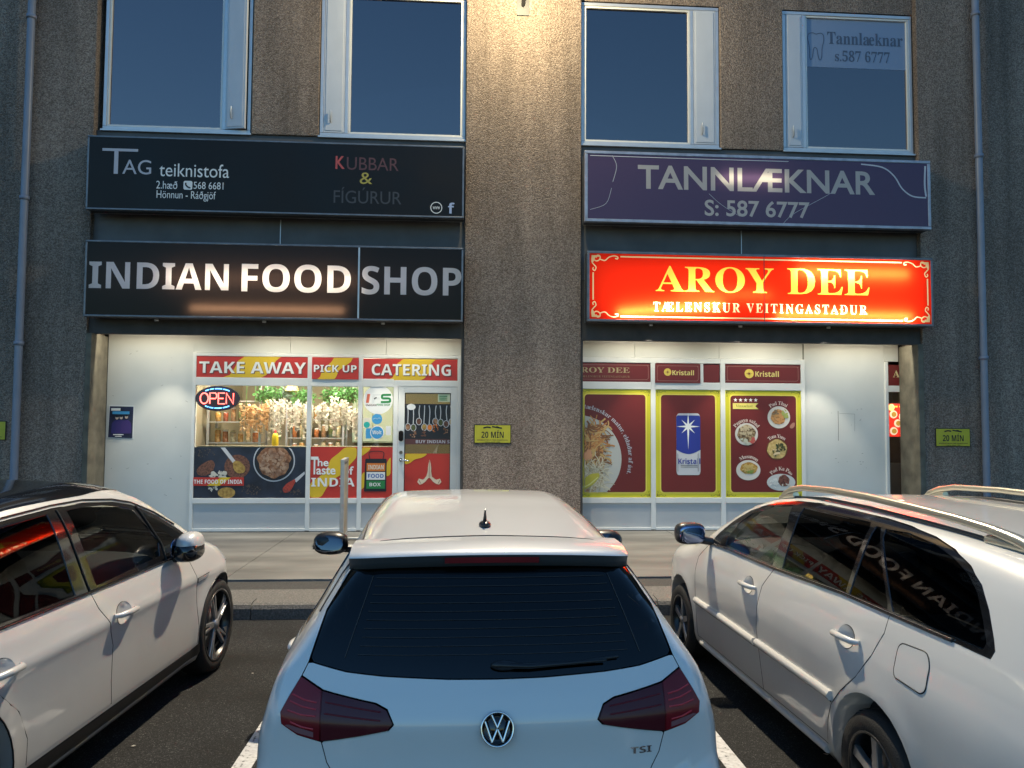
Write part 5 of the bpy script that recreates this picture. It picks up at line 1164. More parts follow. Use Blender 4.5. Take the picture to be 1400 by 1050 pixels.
def body(S, L, parent, m, side_holes, rear_holes=(), top_holes=(), front_holes=()):
    me = hull(S, L); arch = []
    for yc, _ in S.flare:
        for s in (-1, 1): arch.append(prismX(circle(yc, S.axle, S.arch, 40), s*.50, s*1.3))
    me = cut(me, [prismX([tuple(q) for q in h], -1.4, 1.4) for h in side_holes]+arch)
    rest = [prismY([tuple(q) for q in h], -.95, .62) for h in rear_holes]+[prismZ([tuple(q) for q in h], .80, 2.0) for h in top_holes]
    if rest: me = cut(me, rest)
    me = drop_cut(me); V = np.array([v.co[:] for v in me.vertices]); N = S.normal(V); F = [tuple(p.vertices) for p in me.polygons]
    bpy.data.meshes.remove(me); return finish('body', V, F, N, m, parent)
def wheel(parent, S, x, y, r, w, style, m_rim):
    s = 1 if x > 0 else -1; kr = .76 if style == 'twist' else .68
    t = MB().lathe([(r*(kr-.01),-w/2),(r*(kr+.04),-w/2-.004),(r*.90,-w/2-.004),(r*.97,-w/2+.02),(r,-w/2+.05),(r,w/2-.05),(r*.97,w/2-.02),(r*.90,w/2+.004),(r*(kr+.04),w/2+.004),(r*(kr-.01),w/2)], 'x', seg=48)
    for k in range(48):                         # tread blocks
        a = 6.283*k/48
        t.add([(-w/2+.04, (r+.003)*math.cos(a), (r+.003)*math.sin(a)), (w/2-.04, (r+.003)*math.cos(a+.03), (r+.003)*math.sin(a+.03)), (w/2-.04, (r+.003)*math.cos(a+.10), (r+.003)*math.sin(a+.10)), (-w/2+.04, (r+.003)*math.cos(a+.07), (r+.003)*math.sin(a+.07))], [(0,1,2,3)])
    wo = empty_part('wheel', parent, (x, y, S.axle)); t.build('tyre', M['rubber'], wo)
    f = s*(w/2-.012); rr = r*kr
    MB().lathe([(rr,-w/2),(rr*.96,-w/2+.02),(rr*.9,0),(rr*.93,w/2-.03),(rr*1.0,w/2-.004),(rr*1.01,w/2+.004),(rr*.95,w/2+.004),(rr*.93,w/2-.01)] if s > 0 else [(rr,w/2),(rr*.96,w/2-.02),(rr*.9,0),(rr*.93,-w/2+.03),(rr,-w/2+.004),(rr*1.01,-w/2-.004),(rr*.95,-w/2-.004),(rr*.93,-w/2+.01)], 'x', seg=48).build('rim', m_rim, wo)
    MB().lathe([(0,f-s*.05),(rr*.62,f-s*.05),(rr*.62,f-s*.07)], 'x', seg=32).build('brake_disc', M['disc_metal'], wo)
    sp = MB(); dk = MB()
    n = 5
    for k in range(n):
        a0 = 6.283*k/n+.3
        def P(rad, da, dx=0): return (f+dx, rad*math.cos(a0+da), rad*math.sin(a0+da))
        if style == 'twist':
            for da, db, w0, w1 in ((-.10,.16,.05,.045), (.16,.38,.05,.035)):
                q = [P(rr*.16,da-.35),P(rr*.16,da+.35),P(rr*.95,db+w1),P(rr*.95,db-w1)]
                sp.add(q+[(p[0]-s*.025,p[1],p[2]) for p in q], [(0,1,2,3),(7,6,5,4),(0,4,5,1),(1,5,6,2),(2,6,7,3),(3,7,4,0)])
            q = [P(rr*.40,.0,-s*.014),P(rr*.92,.13,-s*.012),P(rr*.92,.45,-s*.012),P(rr*.5,.26,-s*.014)]; dk.add(q, [(0,1,2,3)])
            q = [P(rr*.62,.58,-s*.002),P(rr*.95,.42,-s*.002),P(rr*.95,.66,-s*.002)]; sp.add(q, [(0,1,2)])
        else:
            q = [P(rr*.12,-.9),P(rr*.30,-.42),P(rr*.6,-.17),P(rr*.96,-.14),P(rr*.96,.14),P(rr*.6,.17),P(rr*.30,.42),P(rr*.12,.9)]
            sp.add(q+[(p[0]-s*.03,p[1],p[2]) for p in q], [tuple(range(8)), tuple(range(15,7,-1))]+[(i,i+8,(i+1)%8+8,(i+1)%8) for i in range(8)])
    sp.build('spokes', M['rim'], wo, .004); 
    if dk.v: dk.build('spoke_insert', M['rim_dark'], wo)
    MB().lathe([(0,f+s*.008),(rr*.15,f+s*.006),(rr*.17,f-s*.02)], 'x', seg=20).build('hub_cap', M['rim'], wo)
    return wo
def empty_part(name, parent, loc=(0,0,0)):
    o = bpy.data.objects.new(name, None); COL.objects.link(o); o.parent = parent; o.location = loc; o.empty_display_size = .05; return o
def wells(S, parent):
    for yc, _ in S.flare:
        for s in (-1, 1):
            m = MB(); a = [R(-25+230*k/20) for k in range(21)]; r = S.arch+.012; x0 = s*.48; X1 = [s*(float(S.w(np.array(yc+r*math.cos(t)), np.array(max(.22, S.axle+r*math.sin(t)))))-.03) for t in a]
            vs = [(x0, yc+r*math.cos(t), S.axle+r*math.sin(t)) for t in a]+[(x, yc+r*math.cos(t), S.axle+r*math.sin(t)) for x, t in zip(X1, a)]; m.add(vs, [(i, i+1, i+22, i+21) for i in range(20)], True)
            m.add([(x0, yc+r*math.cos(t), S.axle+r*math.sin(t)) for t in a]+[(x0, yc, S.axle-.1)], [(i, i+1, 21) for i in range(20)])
            m.build('wheel_well', M['lining'], parent)
def door_handle(S, parent, view, y, z, m, L=.20):
    s = -1 if view == 'L' else 1; V, _ = project(S, view, [(y+L/2, z-.005), (y, z), (y-L/2, z+.002)]); V = V[:,0]
    b = MB().tube([(V[0]+s*.004,y+L/2,z-.005),(V[0]+s*.028,y+L/2-.03,z-.003),(V[1]+s*.036,y,z),(V[2]+s*.030,y-L/2+.03,z+.002),(V[2]+s*.006,y-L/2,z+.002)], [.012,.016,.0175,.016,.012], 10).build('door_handle', m, parent)
    return b
def cup(S, parent, view, y, z, m, r=.062):
    mb = MB(); s = -1 if view == 'L' else 1; V, _ = project(S, view, circle(y, z, r, 24, r*.72)); N = S.normal(V)
    c, _ = project(S, view, [(y, z)]); k = len(V); mid = V*.55+c*.45-np.array([s*.016,0,0]); deep = c[0]-np.array([s*.024,0,0])
    mb.add([tuple(v+n*.0015) for v, n in zip(V, N)]+[tuple(v) for v in mid]+[tuple(deep)], [(i,(i+1)%k,(i+1)%k+k,i+k) for i in range(k)]+[(i+k,(i+1)%k+k,2*k) for i in range(k)], True)
    return mb
def cabin(parent, y_front, y_rear, floor, belt, hw, wheel_side, y_dash):
    box('cabin_floor', M['lining'], parent, (-hw, y_rear-.5, floor-.02, hw, y_dash+.35, floor))
    for s in (-1, 1): MB().box(s*hw-.01, y_rear-.2, floor, s*hw+.01, y_dash+.3, belt-.06).build('door_card', M['lining'], parent)
    for y, nm in ((y_front, 'seat'), (y_rear, 'seat')):
        for s in (-1, 1):
            m = MB(); m.ell((s*.37, y+.22, floor+.25), (.25,.28,.12), 14, 8, 3.5); b = MB().ell((0,0,.30), (.23,.09,.34), 14, 10, 3.2); b.move(Matrix.Translation((s*.37, y-.02, floor+.22)) @ Matrix.Rotation(R(14), 4, 'X')); m.add(b.v, b.f, True)
            h = MB().ell((0,0,.74), (.13,.055,.09), 12, 8, 3); h.move(Matrix.Translation((s*.37, y-.02, floor+.22)) @ Matrix.Rotation(R(14), 4, 'X')); so_ = m.build('seat', M['seat'], parent); h.build('headrest', M['seat'], so_)
    d = MB(); d.ell((0, y_dash, belt-.10), (hw, .32, .14), 24, 10, 4); do = d.build('dashboard', M['dash'], parent)
    sw = MB(); cx = wheel_side*.37; rot = Matrix.Translation((cx, y_dash-.42, belt-.10)) @ Matrix.Rotation(R(62), 4, 'X')
    ring = [tuple(rot @ Vector((.185*math.cos(6.283*k/28), .185*math.sin(6.283*k/28), 0))) for k in range(28)]; sw.tube(ring, .016, 8, closed=True)
    for a in (180, 0, 270): sw.tube([tuple(rot @ Vector((0,0,-.02))), tuple(rot @ Vector((.18*math.cos(R(a)), .18*math.sin(R(a)), 0)))], .018, 6)
    hb = MB().ell((0,0,-.02), (.075,.06,.035), 12, 8); hb.move(rot); sw.add(hb.v, hb.f, True); sw.build('steering_wheel', M['black'], parent)
def plate_at(S, view, p, off): V, _ = project(S, view, [p]); return V[0]+S.normal(V)[0]*off

# ---------------------------------------------------------------- the white hatchback seen from behind
def mirrored(right): return right+[(-x, z) for x, z in reversed(right) if abs(x) > 1e-6]
M['spoiler_shade'] = mat('shaded spoiler underside', (.05,.055,.06), .4)  # shade on the white spoiler's rear and underside, put into the colour
def build_hatch():
    S = HATCH; c = empty('hatchback_car', 'white hatchback parked between the other two cars, seen from behind', 'car', (.14, 2.60, 0), R(1.2)); P = M['paint_white']
    gl = mirrored([(0,1.018),(.17,1.020),(.40,1.030),(.53,1.040),(.655,1.062),(.665,1.075),(.630,1.21),(.548,1.352),(.535,1.362),(0,1.368)])
    hole = mirrored([(0,.60),(.50,.60),(.555,.71),(.585,.755),(.605,.822),(.69,.838),(.750,.868),(.757,.905),(.73,.955),(.692,1.018),(.672,1.06),(.630,1.215),(.548,1.355),(.535,1.366),(0,1.372)])
    gate = mirrored([(0,.60),(.50,.60),(.555,.71),(.585,.755),(.605,.822),(.47,.848),(.375,.868),(.357,.888),(.380,.932),(.42,.950),(.61,.982),(.692,1.018),(.672,1.06),(.655,1.062),(.53,1.040),(.40,1.030),(.17,1.020),(0,1.018)])
    side = [(2.99,.30),(3.0,.50),(3.03,.75),(3.04,.90),(3.02,1.0),(2.75,1.25),(2.5,1.36),(2.2,1.395),(1.7,1.40),(1.2,1.38),(.85,1.32),(.62,1.20),(.55,1.06),(1.0,1.0),(1.02,.85),(1.2,.68),(1.24,.5),(1.24,.30)]
    ws = [(-.60,2.80),(.60,2.80),(.66,3.42),(.5,3.47),(-.5,3.47),(-.66,3.42)]
    body(S, 4.26, c, P, [side], [hole], [ws]); wells(S, c)
    patch(S, c, 'windscreen', 'T', ws, M['dark_glass'])
    tg = patch(S, c, 'tailgate', 'B', gate, P, gap=.0035, grid=.03)
    patch(S, c, 'rear_window', 'B', gl, M['rear_glass'], gap=.002, off=-.004, grid=.04)
    bd = densify(inset(gl, .006), .03); 
    patch(S, c, 'window_border', 'B', gl, M['black_gloss'], gap=.0015, off=-.006, holes=[inset(gl, .045)], rim=0)
    hl = MB()
    for z in np.arange(1.09, 1.33, .026): seam(S, hl, 'B', [(-.50+(z-1.06)*.2, z), (.50-(z-1.06)*.2, z)], .0009, -.002)
    seam(S, hl, 'B', [(-.54,1.08),(-.46,1.33)], .0014, -.002); seam(S, hl, 'B', [(.54,1.08),(.46,1.33)], .0014, -.002)
    hl.build('heater_wires', mat('brown heater wire', (.06,.05,.045), .5), c)
    for s in (1, -1):
        f = lambda p: [(s*x, z) for x, z in p]
        inner = [(.607,.824),(.47,.848),(.375,.868),(.357,.888),(.380,.932),(.42,.950),(.61,.982)]; outer = [(.607,.824),(.69,.838),(.750,.868),(.757,.905),(.73,.955),(.692,1.018),(.61,.982)]
        for nm, q in (('inner', inner), ('outer', outer)):
            lo = patch(S, c, 'tail_light', 'B', f(q), M['lens_smoke'] if nm == 'inner' else M['lens_red'], gap=.003, off=.004, grid=.025, rim=.02)
            b = MB()
            if nm == 'outer':
                for k, (a0, a1) in enumerate((((.625,.925),(.722,.942)), ((.625,.905),(.728,.914)), ((.625,.945),(.715,.963)), ((.632,.865),(.715,.880)))): seam(S, b, 'B', f([a0, ((a0[0]+a1[0])/2, (a0[1]+a1[1])/2-.004), a1]), .0038, .002)
                b.build('light_guide', M['lens_bright'], lo)
                g = patch(S, lo, 'reverse_lens', 'B', f([(.63,.838),(.69,.848),(.735,.868),(.72,.872),(.63,.856)]), mat('grey pink lens', (.22,.10,.11), .3, coat=.2), gap=0, off=.0055, rim=0)
            else:
                for a0, a1 in (((.40,.925),(.595,.948)), ((.40,.90),(.595,.915))): seam(S, b, 'B', f([a0, a1]), .003, .0035)
                b.build('light_guide', mat('dim red guide', (.14,.008,.016), .3, spec=.3), lo)
    # spoiler with the high brake light
    n = 29; X = np.linspace(-.565, .565, n); rings = []
    for x in X:
        q = (abs(x)/.565); e = max(0, (q-.9)/.1); top = float(S.ft(np.array(.74)))-.055*x*x+.003; z2 = 1.428-.055*x*x-.010*e
        yt = .412+.035*q*q+.07*e; rings.append([(x,.76,top-.004),(x,.62,top-.004),(x,yt+.03,z2-.003),(x,yt,z2-.012),(x,yt-.008,z2-.020),(x,yt+.004,z2-.040),(x,yt+.012,z2-.066),(x,yt+.07,z2-.074),(x,.70,z2-.076)])
    k = len(rings[0]); m = MB(); m.add([p for r_ in rings for p in r_[:5]], [(i*5+j, i*5+j+1, (i+1)*5+j+1, (i+1)*5+j) for i in range(n-1) for j in range(4)], True)
    sp = m.build('spoiler', P, c)
    m = MB(); q = k-4; m.add([p for r_ in rings for p in r_[4:]], [(i*q+j, i*q+j+1, (i+1)*q+j+1, (i+1)*q+j) for i in range(n-1) for j in range(q-1)], True); m.add(rings[0], [tuple(range(k))]); m.add(rings[-1], [tuple(range(k-1,-1,-1))]); m.build('spoiler_underside', M['spoiler_shade'], sp)
    bl = MB(); bl.add([(x, .404+.035*(x/.565)**2-.003, 1.424-.055*x*x-z) for x in np.linspace(-.185, .185, 9) for z in (.024, .046)], [(2*i, 2*i+1, 2*i+3, 2*i+2) for i in range(8)], True); bl.build('brake_light', M['lens_red'], sp)
    sm = MB(); seam(S, sm, 'T', [(-.66,.42),(-.60,.60),(-.52,.675),(-.35,.715),(0,.735),(.35,.715),(.52,.675),(.60,.60),(.66,.42)], .0035, .001)
    
    for s in (-1, 1): seam(S, sm, 'T', [(s*.545,.75),(s*.575,1.4),(s*.575,2.2),(s*.56,2.75)], .004, -.001)
    sm.build('panel_gap', M['black'], c)
    # badge and model letters
    e0 = plate_at(S, 'B', (0,.872), .004); bt = empty_part('badge', c, (0, e0[1]-.004, .872)); 
    tilt = Matrix.Rotation(R(-14), 4, 'X')
    MB().lathe([(0,.002),(.058,.002),(.058,.012),(0,.012)], 'y', seg=40).move(tilt).build('badge_disc', M['black_gloss'], bt)
    MB().lathe([(.0585,.008),(.0585,-.006),(.0555,-.010),(.051,-.006),(.0505,.002)], 'y', seg=48).move(tilt).build('badge_ring', M['chrome'], bt)
    vw = MB()
    for st in ([(-.020,.046),(0,.004)], [(.020,.046),(0,.004)], [(-.043,.026),(-.019,-.041)], [(.043,.026),(.019,-.041)], [(-.019,-.041),(0,.000)], [(.019,-.041),(0,.000)]): vw.tube([(a,-.004,b) for a, b in st], .0052, 6)
    vw.move(tilt).build('badge_letters', M['chrome'], bt)
    for tx, x0, x1, z0, z1 in (('TSI', .475, .553, .760, .783), ('GOLF', -.55, -.40, .706, .734)):
        l = MB(); letters(l, tx, x0, x1, z0, z1, 0, 'sb'); V, _ = project(S, 'B', [(v[0], v[2]) for v in l.v]); l.v = [tuple(q) for q in V+S.normal(V)*.004]; l.build('lettering', M['chrome'], c)
    # wiper, aerial
    pts = [plate_at(S, 'B', p, .02) for p in ((.01,1.052),(.12,1.046),(.40,1.056))]
    w = MB().tube([tuple(p) for p in pts], [.012,.008,.005], 8); w.ell(tuple(plate_at(S, 'B', (.03,1.054), .010)), (.05,.018,.018), 14, 8)
    bl = [plate_at(S, 'B', p, .008) for p in ((.05,1.056),(.28,1.056),(.45,1.068))]; w.tube([tuple(p) for p in bl], .006, 6); w.build('rear_wiper', M['black'], c)
    ay, az = .95, 1.447
    an = MB(); an.ell((0,ay,az+.006), (.028,.055,.018), 16, 8); an.tube([(0,ay+.012,az+.012),(0,ay-.006,az+.05),(0,ay-.018,az+.078)], [.011,.006,.003], 8); an.build('aerial', M['black'], c)
    # mirrors, handles, doors
    for s, v in ((-1,'L'), (1,'R')):
        mr = MB().ell((s*.965,2.82,1.08), (.120,.085,.078), 20, 12, 2.6); mr.tube([(s*.78,2.88,1.02),(s*.90,2.84,1.04)], .025, 8); mo = mr.build('wing_mirror', M['black'], c)
        g = MB().ell((0,0,0), (.103,.006,.062), 24, 6, 2.5); g.move(Matrix.Translation((s*.968,2.737,1.082)) @ Matrix.Rotation(R(s*12), 4, 'Z') @ Matrix.Rotation(R(-14), 4, 'X')); g.build('mirror_glass', mat('mirror', (.13,.135,.15), .04, metal=1), mo)
        fd = [(2.12,.30),(2.99,.30),(3.0,.50),(3.03,.75),(3.04,.90),(3.02,1.0),(2.05,.985),(2.12,.80)]; rd_ = [(1.24,.30),(2.12,.30),(2.12,.80),(2.05,.985),(1.0,1.0),(1.02,.85),(1.2,.68),(1.24,.5)]
        dlo = [(3.02,1.0),(2.75,1.25),(2.5,1.36),(2.2,1.395),(1.7,1.40),(1.2,1.38),(.85,1.32),(.62,1.20),(.55,1.06),(1.0,1.0),(2.05,.985)]
        d1 = patch(S, c, 'door', v, fd, P, grid=.06); d2 = patch(S, c, 'door', v, rd_, P, grid=.06)
        gs = [[(2.90,1.03),(2.68,1.24),(2.45,1.33),(2.10,1.36),(2.08,1.02)], [(2.0,1.02),(2.02,1.36),(1.7,1.365),(1.25,1.345),(1.15,1.04)], [(1.09,1.05),(1.16,1.34),(.9,1.29),(.70,1.19),(.65,1.09)]]
        patch(S, c, 'window_trim', v, dlo, M['black_gloss'], off=-.002, holes=gs, rim=.008, grid=.05)
        for q in gs: patch(S, c, 'side_window', v, q, M['dark_glass'], gap=0, off=-.006, rim=0, grid=.06)
        for y in (2.25, 1.15): door_handle(S, c, v, y, .87, P)
    for y in (.77, 3.41):
        for s in (-1, 1): wheel(c, S, s*.775, y, .315, .21, 'five', M['rim'])
    cabin(c, 2.0, 1.2, .32, .95, .70, -1, 2.95)
    return c
build_hatch()

# ---------------------------------------------------------------- the white estate on the right
def build_estate():
    S = ESTATE; c = empty('estate_car', 'white estate car with pale roof rails, parked nearest the Thai restaurant', 'car', (2.82, 2.554, 0), R(1.5)); P = M['paint_estate']
    up = [(3.17,1.085),(2.99,1.21),(2.76,1.325),(2.5,1.395),(2.25,1.432),(2.0,1.445),(1.59,1.446),(1.29,1.442),(1.08,1.432),(.86,1.412),(.69,1.382),(.55,1.338),(.445,1.28),(.36,1.20),(.29,1.11),(.265,1.07),(.275,1.035)]
    low = [(.275,1.035),(.49,1.040),(.92,1.042),(1.34,1.045),(2.13,1.020),(2.88,1.014),(3.24,1.003)]
    seam1 = [(2.13,1.020),(2.225,.90),(2.245,.77),(2.24,.63),(2.20,.49),(2.17,.34),(2.17,.275)]
    rear = [(.92,1.042),(.92,.96),(.98,.84),(1.08,.71),(1.21,.60),(1.305,.50),(1.345,.41),(1.37,.275)]
    front = [(3.36,.275),(3.37,.45),(3.40,.61),(3.42,.76),(3.40,.88),(3.24,1.003)]
    hole = front+up+[(.49,1.040)]+rear; ws = [(-.55,2.62),(.55,2.62),(.66,3.50),(.4,3.60),(-.4,3.60),(-.66,3.50)]
    rw = mirrored([(0,1.02),(.58,1.03),(.60,1.07),(.54,1.36),(0,1.38)])
    body(S, 4.70, c, P, [hole], [rw], [ws]); wells(S, c); patch(S, c, 'windscreen', 'T', ws, M['car_glass'], rim=0); patch(S, c, 'rear_window', 'B', rw, M['dark_glass'], rim=0)
    g = {'f': [(2.955,1.043),(2.965,1.10),(2.88,1.20),(2.72,1.295),(2.49,1.370),(2.235,1.402),(2.175,1.29),(2.170,1.045)], 'r': [(2.035,1.050),(2.085,1.405),(1.365,1.410),(1.335,1.385),(1.318,1.062)], 'q': [(1.292,1.398),(1.255,1.398),(1.215,1.36),(.965,1.085),(.955,1.064),(1.278,1.062)],
         'b': [(1.205,1.396),(1.04,1.402),(.82,1.382),(.67,1.350),(.545,1.305),(.455,1.245),(.375,1.155),(.322,1.085),(.33,1.063),(.905,1.064),(.93,1.085),(1.19,1.365)]}
    for v in 'LR':
        hc = [circle(y+.01, .865, .075, 24, .075*.72) for y in (2.41, 1.20)]
        d1 = patch(S, c, 'door', v, front+list(reversed(low[4:]))[1:2]+seam1, P, gap=.0035, holes=hc[:1], rim=.006); d2 = patch(S, c, 'door', v, seam1[::-1][:-1]+[(2.13,1.020),(1.34,1.045)]+rear, P, gap=.0035, holes=hc[1:], rim=.006)
        dlo = rounded(up+low[1:], .05, 3)
        patch(S, c, 'window_trim', v, dlo, M['black_gloss'], gap=.003, off=-.001, holes=list(g.values()), rim=.008)
        for k, q in g.items(): patch(S, c, 'side_window', v, q, M['car_glass'] if k == 'f' else M['dark_glass'], gap=0, off=-.006, rim=0)
        tr = MB(); seam(S, tr, v, [(x, z+.004) for x, z in low[1:]], .007, .003); tr.build('belt_strip', M['black_gloss'], c)
        tr = MB(); seam(S, tr, v, [(x, z+.012) for x, z in low[1:]], .0025, .007); tr.build('belt_strip', M['chrome'], c)
        for a, b, pa in ((3.375, 2.262, d1), (2.228, 1.30, d2)):
            rs = MB(); seam(S, rs, v, [(a,.547),(b,.543)], .027, .002); rs.build('rubbing_strip', P, pa); rs = MB(); seam(S, rs, v, [(a,.519),(b,.515)], .004, .002); rs.build('strip_shadow', M['black'], pa)  # black line stands in for the shadow under the rubbing strip
        for y, pa in ((2.41, d1), (1.20, d2)):
            cup(S, pa, v, y+.01, .865, P, .075).build('handle_cup', P, pa); door_handle(S, pa, v, y, .868, P, .235)
        sm = MB(); seam(S, sm, v, [(.30,.50),(.36,.515),(.50,.50),(.595,.46)], .003)
        for q in (front, seam1, rear, [(3.36,.275),(2.17,.275),(1.37,.275)]): seam(S, sm, v, q, .0038, -.0025)
        if v == 'L': seam(S, sm, v, rounded([(.80,.955),(.61,.965),(.575,.92),(.575,.815),(.60,.795),(.785,.805),(.80,.83)], .04), .003, closed=True)
        sm.build('panel_gap', M['black'], c)
        if v == 'L': patch(S, c, 'fuel_flap', v, inset(rounded([(.80,.955),(.61,.965),(.575,.92),(.575,.815),(.60,.795),(.785,.805),(.80,.83)], .04), .004), P, gap=0, off=.0025, rim=.004)
        s = -1 if v == 'L' else 1
        # sill ledge
        sl = MB(); xs = [float(S.w(np.array(y), np.array(.25))) for y in (1.40, 2.2, 3.32)]; sl.tube([(s*(xs[0]-.005),1.40,.235),(s*(xs[1]-.005),2.2,.235),(s*(xs[2]-.005),3.32,.235)], .022, 10); sl.build('sill', P, c)
        # roof rail on its feet
        X = lambda y: s*(.545-.02*abs(y-1.5)); rz = lambda y: float(S.ft(np.array(y)))-.06*X(y)**2
        rl = MB(); ys = [2.62,2.56,2.46,2.30,1.9,1.5,1.1,.8,.60,.45,.34,.27]; hs = [.0,.03,.052,.06,.062,.062,.06,.058,.052,.038,.018,.0]
        pth = [(X(y), y, rz(y)+h) for y, h in zip(ys, hs)]
        rl.tube(pth, [.018,.022,.022,.020,.020,.020,.020,.020,.022,.026,.028,.02], 10); rl.build('roof_rail', M['rail_silver'], c)
        ft = MB(); ft.tube([(X(y), y, rz(y)+.006) for y in (2.5,2.0,1.5,1.0,.6)], .010, 6); ft.build('rail_channel', M['rail_dark'], c)
        for y0, y1 in ((2.62,2.40), (.62,.30)): MB().tube([(X(y), y, rz(y)+h*.5) for y, h in ((y0,.01),((y0+y1)/2,.03),(y1,.03))], .022, 8).build('rail_foot', M['rail_silver'], c)
        mr = MB().ell((s*.975,3.23,1.085), (.115,.07,.082), 20, 12, 3.2); mr.tube([(s*.80,3.22,1.02),(s*.90,3.23,1.035)], .03, 8); mo = mr.build('wing_mirror', M['mirror_shell'], c)
        MB().ell((s*.975,3.168,1.085), (.100,.012,.067), 20, 8, 3.2).build('mirror_glass', M['mirror_dark'], mo)
        patch(S, c, 'headlight', v, [(4.22,.68),(4.50,.64),(4.50,.72),(4.25,.80)], M['headlamp'], gap=0, off=.004, rim=.01)
        patch(S, c, 'tail_light', v, [(-.40,.80),(-.30,.80),(-.26,1.0),(-.32,1.02)], M['lens_red'], gap=0, off=.004, rim=.01)
    for y in (S.flare[0][0], S.flare[1][0]):
        for s in (-1, 1): wheel(c, S, s*.775, y, .295, .205, 'five', M['rim_dark']).location.z = .292
    cabin(c, 2.1, 1.25, .34, 1.0, .70, -1, 3.12)
    MB().ell((-.37,2.66,1.0), (.10,.20,.07), 14, 10, 2.8).build('instrument_cowl', M['dash'], c)
    return c
M['rail_silver'] = mat('satin roof rail', (.55,.52,.42), .28, metal=.75); M['mirror_shell'] = mat('black mirror shell', (.02,.02,.021), .35, coat=.3); M['mirror_dark'] = mat('dark blue mirror', (.22,.27,.42), .03, metal=1); M['headlamp'] = mat('headlamp lens', (.45,.46,.47), .08, metal=.4, coat=1)
import copy
ESTATE = copy.copy(ESTATE); ESTATE.flare = [(.95,.012),(3.77,.012)]; ESTATE.axle = .31; ESTATE.arch = .352
build_estate()

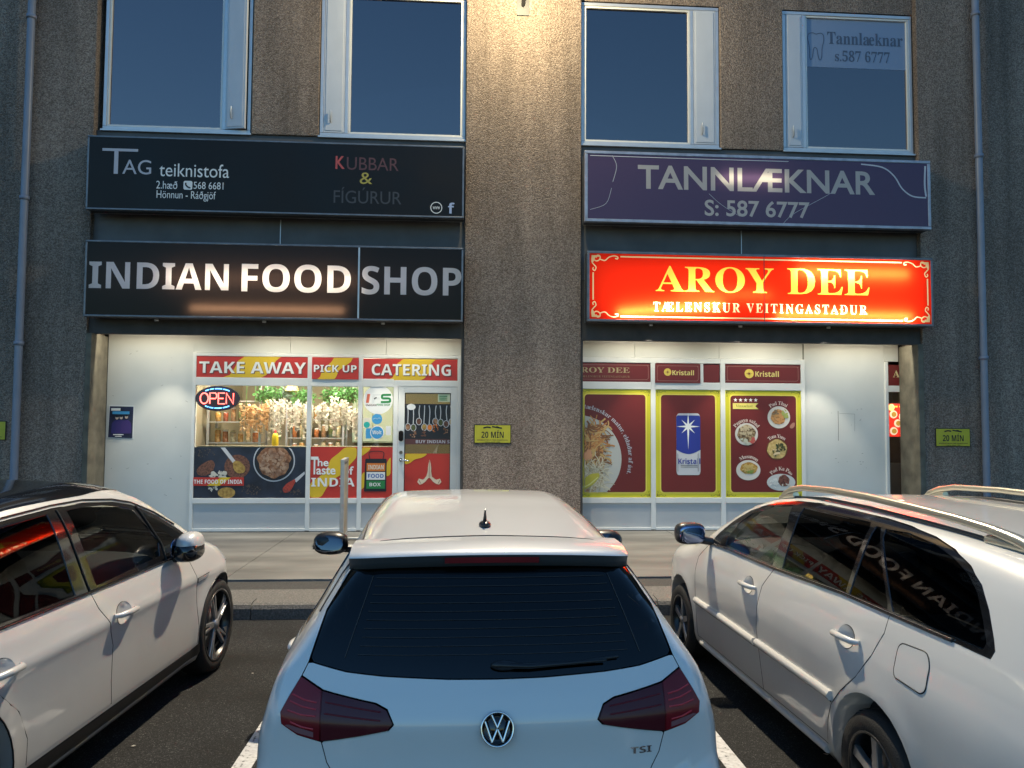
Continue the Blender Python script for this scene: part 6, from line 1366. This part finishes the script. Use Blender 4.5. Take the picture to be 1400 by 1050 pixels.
# ---------------------------------------------------------------- the silver electric crossover on the left
def build_cross():
    S = CROSS; c = empty('crossover_car', 'silver electric car with black roof and twisted-spoke wheels, parked on the left', 'car', (-2.979, 2.340, 0), R(-3.4)); P = M['paint_silver']
    up = [(3.47,1.048),(3.25,1.18),(3.01,1.292),(2.75,1.386),(2.55,1.425),(2.24,1.452),(1.94,1.453),(1.6,1.440),(1.3,1.424),(.9,1.365),(.62,1.22),(.70,1.08)]
    low = [(1.02,.995),(1.30,.988),(2.03,.985),(2.43,.985),(3.05,.988),(3.22,1.005)]
    front = [(3.385,.33),(3.40,.45),(3.37,.63),(3.34,.79),(3.28,.92),(3.22,1.005)]
    seam1 = [(2.03,.985),(2.06,.90),(2.14,.80),(2.205,.66),(2.205,.46),(2.22,.33)]
    rear = [(1.02,.995),(1.05,.87),(1.2,.75),(1.38,.60),(1.455,.45),(1.455,.33)]
    hole = front+up+rear; ws = [(-.60,2.82),(.60,2.82),(.74,3.60),(.4,3.74),(-.4,3.74),(-.74,3.60)]
    body(S, 4.64, c, P, [hole], [], [ws]); wells(S, c); patch(S, c, 'windscreen', 'T', ws, M['car_glass'], rim=0)
    patch(S, c, 'roof_panel', 'T', rounded([(-.59,.45),(.59,.45),(.665,1.2),(.67,2.3),(.625,2.80),(-.625,2.80),(-.67,2.3),(-.665,1.2)], .05), M['black_gloss'], gap=0, off=.003, rim=.006, grid=.06)
    g = {'f': [(2.055,1.425),(2.24,1.425),(2.42,1.415),(2.60,1.388),(2.745,1.352),(2.94,1.12),(2.90,1.04),(2.11,1.012)], 'q': [(2.81,1.345),(3.00,1.268),(3.22,1.165),(3.42,1.066),(3.36,1.045),(2.99,1.035)], 'r': [(1.875,1.425),(1.6,1.412),(1.3,1.396),(1.0,1.35),(.82,1.26),(.84,1.09),(1.3,1.015),(1.90,1.008)]}
    for v in 'LR':
        s = -1 if v == 'L' else 1
        hc = [circle(y, .815, .085, 24, .085*.72) for y in (2.30, 1.24)]
        d1 = patch(S, c, 'door', v, front+[(3.05,.988)]+seam1, P, gap=.0035, holes=hc[:1], rim=.006); d2 = patch(S, c, 'door', v, seam1[::-1]+[(1.30,.988)]+rear, P, gap=.0035, holes=hc[1:], rim=.006)
        sm = MB()
        for q in (front, seam1, rear): seam(S, sm, v, q, .0038, -.0025)
        sm.build('panel_gap', M['black'], c)
        patch(S, c, 'window_trim', v, up+low, M['black_gloss'], gap=.003, off=-.001, holes=list(g.values()), rim=.008)
        for k, q in g.items(): patch(S, c, 'side_window', v, q, M['dark_glass'] if k == 'r' else M['car_glass'], gap=0, off=-.006, rim=0)
        bp = MB(); seam(S, bp, v, [(1.965,1.44),(2.03,.99)], .005, .002); bp.build('pillar_strip', M['rubber'], c); bp = MB(); seam(S, bp, v, [(2.785,1.372),(2.965,1.10),(2.96,1.0)], .008, .002); bp.build('pillar_strip', M['rubber'], c)
        tr = MB(); seam(S, tr, v, [(.80,1.05),(1.02,1.0),(1.30,.992),(2.43,.990),(3.05,.992),(3.44,1.05)], .008, .004); tr.build('belt_strip', M['black_gloss'], c)
        tr = MB(); seam(S, tr, v, [(x, z+.012) for x, z in up[1:-1]], .006, .002); tr.build('roof_strip', M['black_gloss'], c)
        patch(S, c, 'sill', v, [(1.42,.19),(3.42,.19),(3.44,.26),(3.40,.325),(3.30,.305),(1.46,.315)], M['black'], gap=0, off=.010, rim=.02)
        patch(S, c, 'sill_strip', v, [(1.55,.205),(3.42,.215),(3.40,.245),(1.55,.235)], P, gap=0, off=.016, rim=.012)
        for y, pa in ((2.30, d1), (1.24, d2)): cup(S, pa, v, y, .815, P, .085).build('handle_cup', P, pa); door_handle(S, pa, v, y, .822, P, .24)
        bg = patch(S, c, 'fender_badge', v, [(3.345,.765),(3.345,.80),(3.55,.805),(3.515,.770)], M['chrome'], gap=0, off=.003, rim=.004); patch(S, bg, 'badge_inlay', v, [(3.352,.770),(3.352,.795),(3.535,.80),(3.508,.775)], mat('grey badge inlay', (.35,.35,.36), .3), gap=0, off=.0045, rim=0)
        mr = MB().ell((s*.985,3.06,1.085), (.075,.135,.085), 22, 12, 2.4); mo = mr.build('wing_mirror', P, c)     # folded in
        MB().ell((s*.985,3.05,1.045), (.079,.140,.072), 22, 12, 2.7).tube([(s*.85,3.06,.985),(s*.95,3.07,1.0)], .03, 8).build('mirror_base', M['black_gloss'], mo)
        MB().ell((s*.905,3.05,1.07), (.010,.11,.062), 20, 8, 2.8).build('mirror_glass', M['mirror_dark'], mo)
        patch(S, c, 'headlight', v, [(4.10,.80),(4.42,.68),(4.46,.74),(4.15,.88)], M['headlamp'], gap=0, off=.004, rim=.01)
    for yc, _ in S.flare:
        for v in 'LR': ar = MB(); seam(S, ar, v, [(yc+(S.arch+.002)*math.cos(R(a)), S.axle+(S.arch+.002)*math.sin(R(a))) for a in range(-10, 191, 8)], .004, .0); ar.build('arch_lip', M['black'], c)
    for y in (S.flare[0][0], S.flare[1][0]):
        for s in (-1, 1): wheel(c, S, s*.80, y, .352, .225, 'twist', M['rim_dark'])
    cabin(c, 2.05, 1.15, .42, .97, .72, -1, 3.05)
    wb = MB().tube([(.62,3.70,1.04),(.2,3.74,1.062),(-.3,3.74,1.065)], .012, 6); wb.tube([(.60,3.66,1.06),(.1,3.60,1.10)], .008, 6); wb.build('wipers', M['black'], c)
    return c
CROSS = copy.copy(CROSS); CROSS.flare = [(.95,.014),(3.80,.014)]; CROSS.axle = .355; CROSS.arch = .39
CROSS.ff = pchip(*zip(*[(a, b+.06) for a, b in CROSS.front]))
build_cross()

# ---------------------------------------------------------------- set each in-place thing on its base point
bpy.context.view_layer.update()
for o in list(SC.objects):
    if o.name in BASE:
        b = Vector(BASE[o.name]); o.location = b
        for ch in o.children: ch.location = Vector(ch.location)-b
